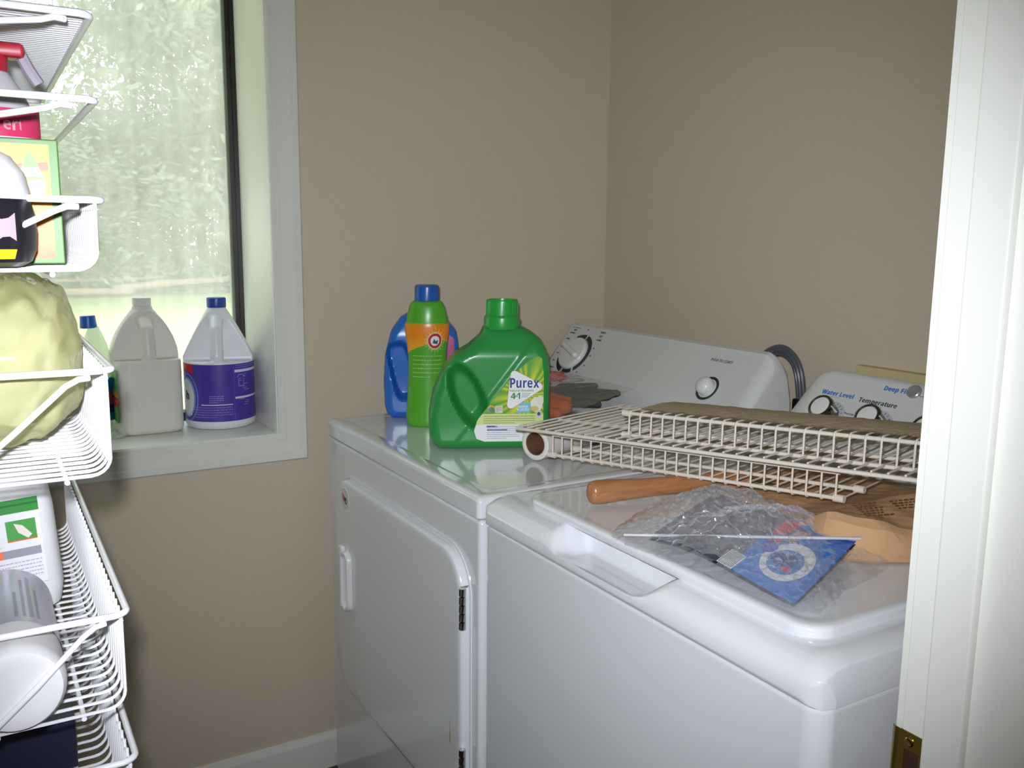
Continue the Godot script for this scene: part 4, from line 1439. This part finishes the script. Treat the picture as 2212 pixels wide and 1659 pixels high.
	for k in 5:
		var mf := Transform3D(pf, Vector3(0.155 + k * 0.015, 0.9893, 0.2888) - org)
		marks.poly(PackedVector2Array([Vector2(-0.005, -0.007), Vector2(0.003, -0.007), Vector2(0.006, 0.007), Vector2(-0.001, 0.007)]), mf, 0.0005)
	part(card, "print", marks, mat(c8(232, 170, 160), 0.5), false, 40.0, "pale print")
	s = Sh.new()
	var n := FastNoiseLite.new()
	n.seed = 8
	n.frequency = 8.0
	s.grid(func(u: float, v: float) -> Vector3:
		var x := lerpf(0.12, lerpf(0.37, 0.478, v), u)
		return Vector3(x, lerpf(0.918, 1.0, v), lerpf(0.435, 0.262, v)) + pn * (0.016 * sin(PI * minf(u * 1.2, 1.0)) * sin(PI * v) + 0.005 * n.get_noise_2d(u * 2.0, v * 2.0)) - org, 40, 24)
	put(t, "wrapper", s.mesh(50), mat(Color(0.90, 0.92, 0.88, 0.07), 0.10, {"transparency": BaseMaterial3D.TRANSPARENCY_ALPHA}), Transform3D(), "clear plastic wrapper")


# gallon jug with its handle towards the room (+z of the jug)
func gallon(wide: float, square: float, shoulder: float, tall: float, mid: float) -> Sh:
	return field(Vector3(-0.094, -0.006, -0.094), Vector3(0.094, tall + 0.01, 0.094), 0.0042, func(q: Vector3) -> float:
		var y := q.y
		# rounded-square or round section that narrows to the neck
		var w := wide
		if y > shoulder:
			var k := clampf((y - shoulder) / (tall - shoulder), 0.0, 1.0)
			w = lerpf(wide, 0.019, mid * k * k + (1.0 - mid) * k)
		elif y < 0.012:
			w = wide - 0.006 * pow(1.0 - y / 0.012, 2)
		var e := lerpf(2.0, 6.0, square * (1.0 - smoothstep(shoulder, tall, y)))
		var r := pow(pow(absf(q.x), e) + pow(absf(q.z), e), 1.0 / e)
		var d := (r - w) * 0.8
		# hollows on both sides of the handle
		var hollow := maxf(shoulder - 0.012 - y + maxf(0.0, q.z) * 0.05, maxf(0.016 - (q.z - 0.004), y - tall + 0.012))
		hollow = maxf(hollow, absf(q.x) - w * 1.1)
		d = maxf(d, -hollow - 0.0) if hollow < 0.0 else maxf(d, -hollow)
		d = maxf(d, maxf(-y, y - tall))
		# handle bar from the neck down to the front shoulder
		var h := capsule(Vector3(q.x * 0.85, q.y, q.z), Vector3(0, tall - 0.022, 0.012), Vector3(0, lerpf(shoulder, tall, 0.55), wide * 0.62), 0.013, 0.0125)
		h = minf(h, capsule(Vector3(q.x * 0.85, q.y, q.z), Vector3(0, lerpf(shoulder, tall, 0.55), wide * 0.62), Vector3(0, shoulder + 0.004, wide - 0.018), 0.0125, 0.0135))
		return smin(d, h, 0.010))


func sill_things() -> void:
	var rng := RandomNumberGenerator.new()
	rng.seed = 19
	var sy := 0.8735
	# --- clear-white vinegar jug
	var t := thing("white_jug", "white-capped translucent gallon jug in the middle of the window sill", "jug", Vector3(-0.196, sy, 1.186), turned(Vector3(0.996, 0, -0.03)))
	part(t, "body", gallon(0.073, 0.75, 0.180, 0.290, 0.75), mat(c8(232, 228, 220), 0.4, {"backlight_enabled": true, "backlight": Color(0.5, 0.5, 0.48)}))
	var s := Sh.new()
	s.lathe([[0.022, 0.284], [0.022, 0.290], [0.019, 0.292], [0.0205, 0.294], [0.0205, 0.309], [0.019, 0.311], [0.0, 0.311]], Transform3D(), 32)
	part(t, "cap", s, mat(c8(226, 224, 220), 0.5))
	var im := blank(128, 256, c8(66, 150, 52))
	im.fill_rect(Rect2i(0, 108, 128, 26), c8(216, 122, 40))
	im.fill_rect(Rect2i(0, 134, 128, 10), c8(96, 60, 34))
	im.fill_rect(Rect2i(0, 144, 128, 34), c8(206, 66, 44))
	im.fill_rect(Rect2i(70, 40, 30, 60), c8(36, 96, 36))
	print_rows(im, 20, 190, 90, 4, 12, 4, c8(170, 206, 150), rng)
	s = Sh.new()
	s.grid(func(u: float, v: float) -> Vector3: return Vector3(-0.0737, lerpf(0.030, 0.152, v), lerpf(-0.060, 0.062, u)), 2, 2)
	part(t, "label", s, mat(Color.WHITE, 0.4, {"albedo_texture": tex(im)}), false, 40.0, "green and orange label")
	# --- bleach jug with the purple label
	t = thing("bleach_jug", "white gallon jug with blue cap and purple label on the window sill", "jug", Vector3(-0.178, sy, 1.021), turned(Vector3(0.96, 0, 0.28)))
	part(t, "body", gallon(0.0815, 0.0, 0.170, 0.288, 0.15), mat(c8(234, 236, 242), 0.3, {"backlight_enabled": true, "backlight": Color(0.35, 0.35, 0.36)}))
	s = Sh.new()
	s.lathe([[0.0215, 0.285], [0.0225, 0.288], [0.0225, 0.306], [0.021, 0.3085], [0.0, 0.309]], Transform3D(), 36)
	part(t, "cap", s, mat(c8(36, 70, 160), 0.35), false, 40.0, "blue screw cap")
	var w := 640
	var h := 256
	im = blank(w, h, c8(72, 54, 158))
	# red flag and round emblem at the left, ruled table of wash care at the right
	disc(im, 62, 150, 74, 110, c8(96, 120, 200))
	disc(im, 60, 150, 66, 100, c8(72, 54, 158))
	disc(im, 58, 150, 60, 92, c8(120, 160, 210))
	disc(im, 54, 152, 54, 84, c8(220, 228, 226))
	fill_poly(im, PackedVector2Array([Vector2(0, 0), Vector2(104, 0), Vector2(104, 44), Vector2(60, 30), Vector2(0, 24)]), c8(206, 34, 60))
	im.fill_rect(Rect2i(30, 176, 70, 18), c8(226, 228, 236))
	im.fill_rect(Rect2i(30, 200, 66, 14), c8(226, 228, 236))
	im.fill_rect(Rect2i(30, 218, 60, 14), c8(226, 228, 236))
	print_rows(im, 190, 140, 70, 4, 9, 3, c8(170, 160, 214), rng)
	im.fill_rect(Rect2i(150, 178, 150, 4), c8(226, 224, 240))
	print_rows(im, 110, 190, 190, 5, 11, 4, c8(140, 128, 196), rng)
	im.fill_rect(Rect2i(308, 0, 3, h), c8(96, 80, 176))
	im.fill_rect(Rect2i(314, 26, 310, 12), c8(222, 222, 236))
	im.fill_rect(Rect2i(314, 148, 310, 9), c8(222, 222, 236))
	print_rows(im, 320, 6, 280, 2, 9, 3, c8(160, 150, 210), rng)
	for k in 3:
		var x := 330 + k * 100
		im.fill_rect(Rect2i(x + 86, 40, 1, 210), c8(110, 96, 186))
		for j in 3:
			var y := 48 + j * 44 + (24 if j == 2 else 0)
			for e in 4:
				im.fill_rect(Rect2i(x + rng.randi_range(4, 40), y + e * 9, rng.randi_range(10, 34), 2), c8(176, 168, 222))
	for q in [[Vector2(326, 60), Vector2(338, 48)], [Vector2(338, 48), Vector2(358, 48)], [Vector2(358, 48), Vector2(370, 60)], [Vector2(334, 66), Vector2(334, 100)], [Vector2(362, 66), Vector2(362, 100)], [Vector2(334, 100), Vector2(362, 100)]]:
		for k in 24:
			var c: Vector2 = q[0].lerp(q[1], k / 23.0)
			im.fill_rect(Rect2i(int(c.x), int(c.y), 2, 2), c8(190, 184, 226))
	s = Sh.new()
	s.grid(func(u: float, v: float) -> Vector3:
		var a := lerpf(PI * 0.94, -PI * 0.28, u)
		return Vector3(cos(a) * 0.0822, lerpf(0.020, 0.156, v), sin(a) * 0.0822), 48, 4)
	var lab := part(t, "label", s, mat(Color.WHITE, 0.35, {"albedo_texture": tex(im)}), false, 40.0, "purple printed label")
	lettering(lab, "h", 0.020, Transform3D(turned(Vector3(-0.85, 0, 0.52)), Vector3(-0.0705, 0.080, 0.0432)), mat(c8(30, 34, 60), 0.5), true)
	# --- small bottle half hidden by the baskets
	t = thing("sill_bottle", "clear plastic bottle with a blue cap on the sill, beside the baskets", "bottle", Vector3(-0.215, sy, 1.290))
	s = Sh.new()
	s.lathe([[0.030, 0.0], [0.036, 0.004], [0.037, 0.02], [0.036, 0.13], [0.034, 0.17], [0.027, 0.205], [0.018, 0.230], [0.013, 0.240], [0.013, 0.246]], Transform3D(), 32)
	part(t, "body", s, mat(Color(0.86, 0.94, 0.84, 0.45), 0.2, {"transparency": BaseMaterial3D.TRANSPARENCY_ALPHA}))
	s = Sh.new()
	s.lathe([[0.0175, 0.244], [0.0185, 0.246], [0.0165, 0.270], [0.015, 0.272], [0.0, 0.272]], Transform3D(Basis(Vector3(1, 0, 0), 0.04), Vector3.ZERO), 24)
	part(t, "cap", s, mat(c8(34, 96, 190), 0.35), false, 40.0, "blue cap")
	im = blank(128, 128, c8(40, 110, 190))
	disc(im, 60, 60, 40, 30, c8(190, 60, 80))
	im.fill_rect(Rect2i(0, 80, 128, 24), c8(40, 50, 130))
	im.fill_rect(Rect2i(0, 104, 128, 24), c8(40, 150, 180))
	s = Sh.new()
	s.grid(func(u: float, v: float) -> Vector3:
		var a := lerpf(0.4, 2.4, u)
		return Vector3(sin(a) * 0.0378, lerpf(0.03, 0.13, v), cos(a + PI) * 0.0378), 16, 2)
	part(t, "label", s, mat(Color.WHITE, 0.35, {"albedo_texture": tex(im)}), false, 40.0, "blue label")
	# --- shallow glass dish
	t = thing("glass_dish", "small clear dish lying on the sill in front of the blue-capped bottle", "dish", Vector3(-0.128, sy, 1.272))
	s = Sh.new()
	s.lathe([[0.0, 0.0], [0.022, 0.0], [0.028, 0.004], [0.0315, 0.011], [0.0325, 0.0125], [0.0305, 0.0125], [0.026, 0.006], [0.021, 0.003], [0.0, 0.003]], Transform3D(), 36)
	part(t, "dish", s, mat(Color(0.93, 0.96, 0.92, 0.18), 0.05, {"transparency": BaseMaterial3D.TRANSPARENCY_ALPHA}))


const BX0 := 1.400
const BX1 := 0.943
const BZ := 1.4415
const BACK := 1.5875


func u_wire(rim: float, low: float) -> ArrayMesh:
	var path := PackedVector3Array()
	var r := 0.012
	path.append(Vector3(0, rim, BZ + 0.0045))
	path.append(Vector3(0, low + r, BZ + 0.0045))
	for k in 5:
		var a := PI / 2 * (k + 1) / 5.0
		path.append(Vector3(0, low + r - sin(a) * r, BZ + 0.0045 + r - cos(a) * r))
	path.append(Vector3(0, low, BACK - 0.004))
	var s := Sh.new()
	s.tube(path, 0.00135, 6)
	return s.mesh(60)


func basket(rim: float, low: float, label: String, drop: float) -> void:
	# rim loop, U-shaped wires, two long rods under the wires and a slanting brace at each end; low equal to rim means a flat shelf, low above rim an open guard loop
	var t := thing("wire_basket", label, "wire basket", Vector3(1.17, minf(rim, low), BACK - 0.07), Basis(), "white wire baskets hung on the door")
	var r := 0.010
	var loop := PackedVector3Array()
	loop.append(Vector3(BX0, rim, BACK))
	for v in arc(Vector3(BX0 - r, rim, BZ + r), Vector3(1, 0, 0), Vector3(0, 0, -1), r, 0.0, PI / 2, 5):
		loop.append(v)
	for v in arc(Vector3(BX1 + r, rim, BZ + r), Vector3(0, 0, -1), Vector3(-1, 0, 0), r, 0.0, PI / 2, 5):
		loop.append(v)
	loop.append(Vector3(BX1, rim, BACK))
	var s := Sh.new()
	s.tube(loop, 0.0024, 10)
	part(t, "rim", s, M.wire, true, 60.0)
	for x in [BX0 - 0.004, BX1 + 0.004]:
		s = Sh.new()
		var o := 0.016 if x > 1.2 else -0.016
		s.tube(PackedVector3Array([Vector3(x + o * 0.2, rim - 0.0045, BZ + 0.015), Vector3(x + o * 0.4, rim - 0.0047, BZ + 0.022), Vector3(x + o * 0.7, rim - 0.008, BZ + 0.030), Vector3(x + o, rim - 0.008 - drop * 0.45, BZ + 0.060), Vector3(x + o, rim - 0.008 - drop, BZ + 0.097), Vector3(x, rim - 0.010 - drop, BACK)]), 0.0021, 8)
		part(t, "brace", s, M.wire, true, 60.0)
	if low > rim:
		return
	var n := 33
	if low < rim - 0.01:
		var m := u_wire(rim, low)
		for i in n:
			put(t, "wire", m, M.wire, Transform3D(Basis(), Vector3(lerpf(BX0 - 0.004, BX1 + 0.004, i / (n - 1.0)), 0, 0) - org))
		for z in [BZ + 0.032, BZ + 0.085]:
			s = Sh.new()
			s.tube(PackedVector3Array([Vector3(BX0 - 0.004, low - 0.003, z), Vector3(BX1 + 0.004, low - 0.003, z)]), 0.0018, 8)
			part(t, "rod", s, M.wire, true)
		s = Sh.new()
		s.tube(PackedVector3Array([Vector3(BX0 - 0.004, rim - 0.006, BZ + 0.004), Vector3(BX1 + 0.004, rim - 0.006, BZ + 0.004)]), 0.0012, 6)
		part(t, "rod", s, M.wire, true)
	else:
		s = Sh.new()
		s.tube(PackedVector3Array([Vector3(0, rim + 0.003, BZ - 0.001), Vector3(0, rim + 0.003, BACK - 0.003)]), 0.00135, 6)
		var m := s.mesh(60)
		n = 60
		for i in n:
			put(t, "wire", m, M.wire, Transform3D(Basis(), Vector3(lerpf(BX0 - 0.008, BX1 + 0.008, i / (n - 1.0)), 0, 0) - org))


func baskets() -> void:
	basket(1.469, 1.469, "flat topmost wire rack on the door, above the spray bottle", 0.012)
	basket(1.417, 1.5, "open wire guard loop second from the top, round the spray bottle", 0.016)
	basket(1.354, 1.309, "shallow wire basket third from the top, holding the orange box", 0.034)
	basket(1.242, 1.170, "wire basket holding the yellow plastic bag", 0.058)
	basket(1.069, 0.999, "wire basket holding the white jug and the bottle lying on its side", 0.060)
	basket(0.958, 0.888, "lowest wire basket in view, holding the navy box", 0.060)


func basket_things() -> void:
	var rng := RandomNumberGenerator.new()
	rng.seed = 31
	# --- spray bottle
	var t := thing("spray_bottle", "spray bottle with a red trigger head and a pink label, behind the orange box", "spray bottle", Vector3(1.298, 1.3115, 1.501))
	var s := Sh.new()
	s.lathe([[0.028, 0.0], [0.032, 0.004], [0.033, 0.012], [0.032, 0.09], [0.030, 0.105], [0.022, 0.122], [0.0145, 0.133], [0.013, 0.138]], Transform3D(), 32, 0.75, 1.0)
	part(t, "body", s, mat(c8(196, 194, 200), 0.3))
	s = Sh.new()
	s.lathe([[0.015, 0.132], [0.0155, 0.134], [0.0155, 0.143], [0.013, 0.144], [0.0, 0.144]], Transform3D(), 20)
	var head := part(t, "collar", s, mat(c8(190, 40, 60), 0.35), false, 40.0, "red collar")
	s = Sh.new()
	s.rbox(Vector3(-0.010, 0.142, -0.026), Vector3(0.010, 0.152, 0.030), 0.003, 2)
	part(head, "spray_head", s, mat(c8(178, 36, 56), 0.35))
	s = Sh.new()
	s.tube(PackedVector3Array([Vector3(0, 0.145, -0.024), Vector3(0, 0.136, -0.028), Vector3(0, 0.126, -0.034)]), 0.0042, 8)
	part(head, "trigger", s, mat(c8(168, 160, 172), 0.4))
	var im := blank(256, 128, c8(216, 208, 216))
	im.fill_rect(Rect2i(0, 0, 256, 56), c8(206, 56, 100))
	print_rows(im, 20, 66, 220, 4, 10, 3, c8(120, 104, 130), rng)
	im.fill_rect(Rect2i(0, 112, 256, 8), c8(60, 40, 60))
	s = Sh.new()
	s.grid(func(u: float, v: float) -> Vector3:
		var a := lerpf(PI * 0.93, PI * 0.07, u)
		return Vector3(sin(a) * 0.0334 * 0.75, lerpf(0.062, 0.106, v) , cos(a) * -0.0334 * -1.0), 24, 2)
	var lb := part(t, "label", s, mat(Color.WHITE, 0.35, {"albedo_texture": tex(im)}), false, 40.0, "pink label")
	lettering(lb, "ert", 0.0085, Transform3D(turned(Vector3(0.80, 0, -0.60)), Vector3(0.0234, 0.0950, -0.0150)), mat(c8(232, 170, 190), 0.5), true)
	# --- orange box
	t = thing("cleaner_box", "orange and yellow cardboard box with a green border, in the third basket", "box", Vector3(1.341, 1.3115, 1.502))
	im = blank(256, 384, c8(238, 196, 40))
	for y in 384:
		for x in 256:
			var k := clampf((y - 60.0) / 300.0, 0.0, 1.0)
			im.set_pixel(x, y, c8(222, 168, 18).lerp(c8(222, 98, 12), k * k))
	disc(im, 150, 60, 20, 10, c8(110, 160, 50))
	fill_poly(im, PackedVector2Array([Vector2(110, 84), Vector2(236, 66), Vector2(236, 92), Vector2(112, 108)]), c8(222, 90, 50))
	fill_poly(im, PackedVector2Array([Vector2(196, 40), Vector2(206, 40), Vector2(228, 120), Vector2(174, 120)]), c8(110, 160, 70))
	fill_poly(im, PackedVector2Array([Vector2(184, 84), Vector2(218, 84), Vector2(226, 112), Vector2(178, 112)]), c8(220, 214, 140))
	fill_poly(im, PackedVector2Array([Vector2(160, 130), Vector2(230, 120), Vector2(226, 170), Vector2(166, 176)]), c8(238, 168, 150))
	for q in [Rect2i(0, 0, 256, 12), Rect2i(0, 372, 256, 12), Rect2i(240, 0, 16, 384), Rect2i(0, 0, 10, 384)]:
		im.fill_rect(q, c8(68, 122, 36))
	s = Sh.new()
	s.rbox(Vector3(-0.014, 0.0, -0.040), Vector3(0.014, 0.083, 0.040), 0.001, 2)
	var box := part(t, "carton", s, mat(c8(68, 122, 36), 0.5))
	s = Sh.new()
	s.quad(Vector3(0.0145, 0.001, 0.039), Vector3(0.0145, 0.001, -0.039), Vector3(0.0145, 0.082, -0.039), Vector3(0.0145, 0.082, 0.039), Vector2(0, 1), Vector2(1, 1), Vector2(1, 0), Vector2(0, 0))
	part(box, "printed_front", s, mat(Color.WHITE, 0.4, {"albedo_texture": tex(im)}))
	# --- black and white canister
	t = thing("black_canister", "round black canister with a white domed lid, before the orange box", "canister", Vector3(1.390, 1.3115, 1.512))
	s = Sh.new()
	s.lathe([[0.022, 0.0], [0.028, 0.003], [0.031, 0.010], [0.032, 0.022], [0.031, 0.034], [0.029, 0.042]], Transform3D(), 32)
	part(t, "body", s, mat(c8(34, 30, 38), 0.3))
	s = Sh.new()
	s.lathe([[0.0295, 0.0415], [0.0295, 0.046], [0.027, 0.058], [0.020, 0.068], [0.010, 0.073], [0.0, 0.074]], Transform3D(), 32)
	part(t, "lid", s, mat(c8(236, 234, 236), 0.4), false, 40.0, "white domed lid")
	s = Sh.new()
	s.grid(func(u: float, v: float) -> Vector3:
		var a := lerpf(PI * 0.70, PI * 0.36, u)
		return Vector3(sin(a) * 0.0322, lerpf(0.016 + 0.003 * sin(u * 9.0), 0.033 - 0.004 * sin(u * 7.0), v), cos(a) * 0.0322), 8, 2)
	part(t, "label", s, mat(c8(196, 168, 184), 0.4), false, 40.0, "pale pink label")
	s = Sh.new()
	s.grid(func(u: float, v: float) -> Vector3:
		var a := lerpf(PI * 0.70, PI * 0.42, u)
		return Vector3(sin(a) * lerpf(0.0295, 0.0322, v), lerpf(0.005, 0.011, v), cos(a) * lerpf(0.0295, 0.0322, v)), 8, 2)
	part(t, "yellow_mark", s, mat(c8(240, 196, 40), 0.4))
	# --- yellow bag
	t = thing("yellow_bag", "puffed-up translucent yellow plastic bag in the fourth basket", "plastic bag", Vector3(1.22, 1.1725, 1.513))
	var n := FastNoiseLite.new()
	n.seed = 51
	n.frequency = 11.0
	n.fractal_type = FastNoiseLite.FRACTAL_RIDGED
	n.fractal_octaves = 3
	var n2 := FastNoiseLite.new()
	n2.seed = 52
	n2.frequency = 7.0
	s = Sh.new()
	s.grid(func(u: float, v: float) -> Vector3:
		var la := lerpf(-PI / 2, PI / 2, v)
		var lo := TAU * u
		var d := Vector3(cos(la) * cos(lo), sin(la), -cos(la) * sin(lo))
		var e := Vector3(signf(d.x) * pow(absf(d.x), 0.75), signf(d.y) * pow(absf(d.y), 0.78), signf(d.z) * pow(absf(d.z), 0.75))
		var q := e * Vector3(0.150, 0.066, 0.066)
		var k := 1.0 + 0.05 * n2.get_noise_3dv(d * 0.3) + 0.022 * n.get_noise_3d(d.x * 0.05 + 3.0, d.y * 0.16, d.z * 0.10 + d.y * 0.05)
		q *= k
		# sags where it rests, slopes off towards the door end
		q.y += 0.006 * n2.get_noise_2d(d.x * 0.4, d.z * 0.4) - 0.010 * clampf(-d.x, 0.0, 1.0)
		q.y = maxf(q.y, -0.064 + 0.03 * clampf(-q.z / 0.06 - 0.1, 0.0, 1.0))
		q.z = maxf(q.z, -0.0635)
		return q + Vector3(0, 0.0655, 0), 96, 60)
	part(t, "bag", s, mat(c8(222, 220, 172), 0.3, {"backlight_enabled": true, "backlight": c8(235, 234, 176), "clearcoat_enabled": true, "clearcoat": 0.5, "clearcoat_roughness": 0.15}), false, 60.0)
	# --- white jug with directions label
	t = thing("cleaner_jug", "white plastic jug with a green-topped directions label, standing in the fifth basket", "jug", Vector3(1.175, 1.0050, 1.513), Basis(Vector3(1, 0, 0), 0.06))
	s = Sh.new()
	var rings := []
	for q in [[0.0, 0.036], [0.004, 0.043], [0.02, 0.0465], [0.09, 0.0465], [0.115, 0.044], [0.135, 0.034], [0.146, 0.018], [0.150, 0.014], [0.160, 0.014]]:
		var ring := PackedVector3Array()
		for k in 40:
			var a := TAU * k / 40.0
			var c := cos(a)
			var sn := sin(a)
			ring.append(Vector3(signf(c) * pow(absf(c), 0.55) * q[1] * 0.8, q[0], -signf(sn) * pow(absf(sn), 0.55) * q[1]))
		rings.append(ring)
	s.loft(rings)
	var jug := part(t, "body", s, mat(c8(232, 232, 234), 0.35))
	im = blank(256, 256, c8(228, 226, 230))
	im.fill_rect(Rect2i(0, 0, 256, 40), c8(44, 134, 50))
	im.fill_rect(Rect2i(0, 14, 256, 6), c8(28, 100, 36))
	for k in 2:
		im.fill_rect(Rect2i(40 + k * 118, 62, 84, 60), c8(70, 150, 66))
		fill_poly(im, PackedVector2Array([Vector2(62 + k * 118, 70), Vector2(86 + k * 118, 78), Vector2(110 + k * 118, 108), Vector2(98 + k * 118, 118), Vector2(72 + k * 118, 98)]), c8(228, 216, 206))
		im.fill_rect(Rect2i(40 + k * 118, 119, 84, 4), c8(214, 90, 60))
	im.fill_rect(Rect2i(20, 146, 120, 24), c8(232, 122, 84))
	im.fill_rect(Rect2i(140, 146, 108, 24), c8(150, 150, 160))
	print_rows(im, 20, 134, 200, 1, 8, 2, c8(200, 150, 130), rng)
	print_rows(im, 20, 184, 226, 6, 11, 3, c8(170, 168, 186), rng)
	s = Sh.new()
	s.grid(func(u: float, v: float) -> Vector3: return Vector3(0.0376, lerpf(0.030, 0.106, v), lerpf(0.034, -0.034, u)), 2, 2)
	part(jug, "label", s, mat(Color.WHITE, 0.4, {"albedo_texture": tex(im)}), false, 40.0, "printed directions label with a green stripe")
	s = Sh.new()
	s.lathe([[0.016, 0.158], [0.016, 0.168], [0.0, 0.168]], Transform3D(), 20)
	part(t, "cap", s, mat(c8(40, 130, 50), 0.4))
	# --- bottle lying on its side, base towards the camera
	t = thing("lying_bottle", "white bottle lying on its side with its round base showing", "bottle", Vector3(1.314, 1.0325, 1.5125), Basis(Vector3(0, 0, 1), -PI / 2))
	s = Sh.new()
	s.lathe([[0.010, -0.10], [0.018, -0.092], [0.026, -0.082], [0.030, -0.068], [0.0303, 0.084], [0.0296, 0.091], [0.0270, 0.0950], [0.022, 0.0958], [0.018, 0.0945], [0.0, 0.0940]], Transform3D(), 44)
	part(t, "body", s, mat(c8(230, 228, 232), 0.45))
	im = blank(256, 256, c8(196, 192, 214))
	for k in 30:
		var x := rng.randi_range(0, 250)
		im.fill_rect(Rect2i(x, 20, 3, rng.randi_range(60, 200)), c8(150, 146, 172))
	s = Sh.new()
	s.grid(func(u: float, v: float) -> Vector3:
		var a := TAU * u
		return Vector3(cos(a) * 0.0307, lerpf(-0.066, 0.046, v), -sin(a) * 0.0307), 44, 2)
	part(t, "wrap", s, mat(Color.WHITE, 0.25, {"albedo_texture": tex(im), "metallic": 0.55}), false, 40.0, "silvery printed wrap")
	# --- navy box in the lowest basket
	t = thing("navy_box", "dark navy box with teal panels, in the lowest basket", "box", Vector3(1.17, 0.8905, 1.522))
	s = Sh.new()
	s.rbox(Vector3(-0.10, 0.0, -0.050), Vector3(0.10, 0.044, 0.050), 0.001, 2)
	var nb := part(t, "carton", s, mat(c8(28, 30, 56), 0.5))
	for k in 3:
		s = Sh.new()
		s.box(Vector3(-0.08 + k * 0.055, 0.0435, -0.036), Vector3(-0.045 + k * 0.055, 0.0446, 0.02))
		part(nb, "panel", s, mat(c8(70, 140, 156), 0.5))
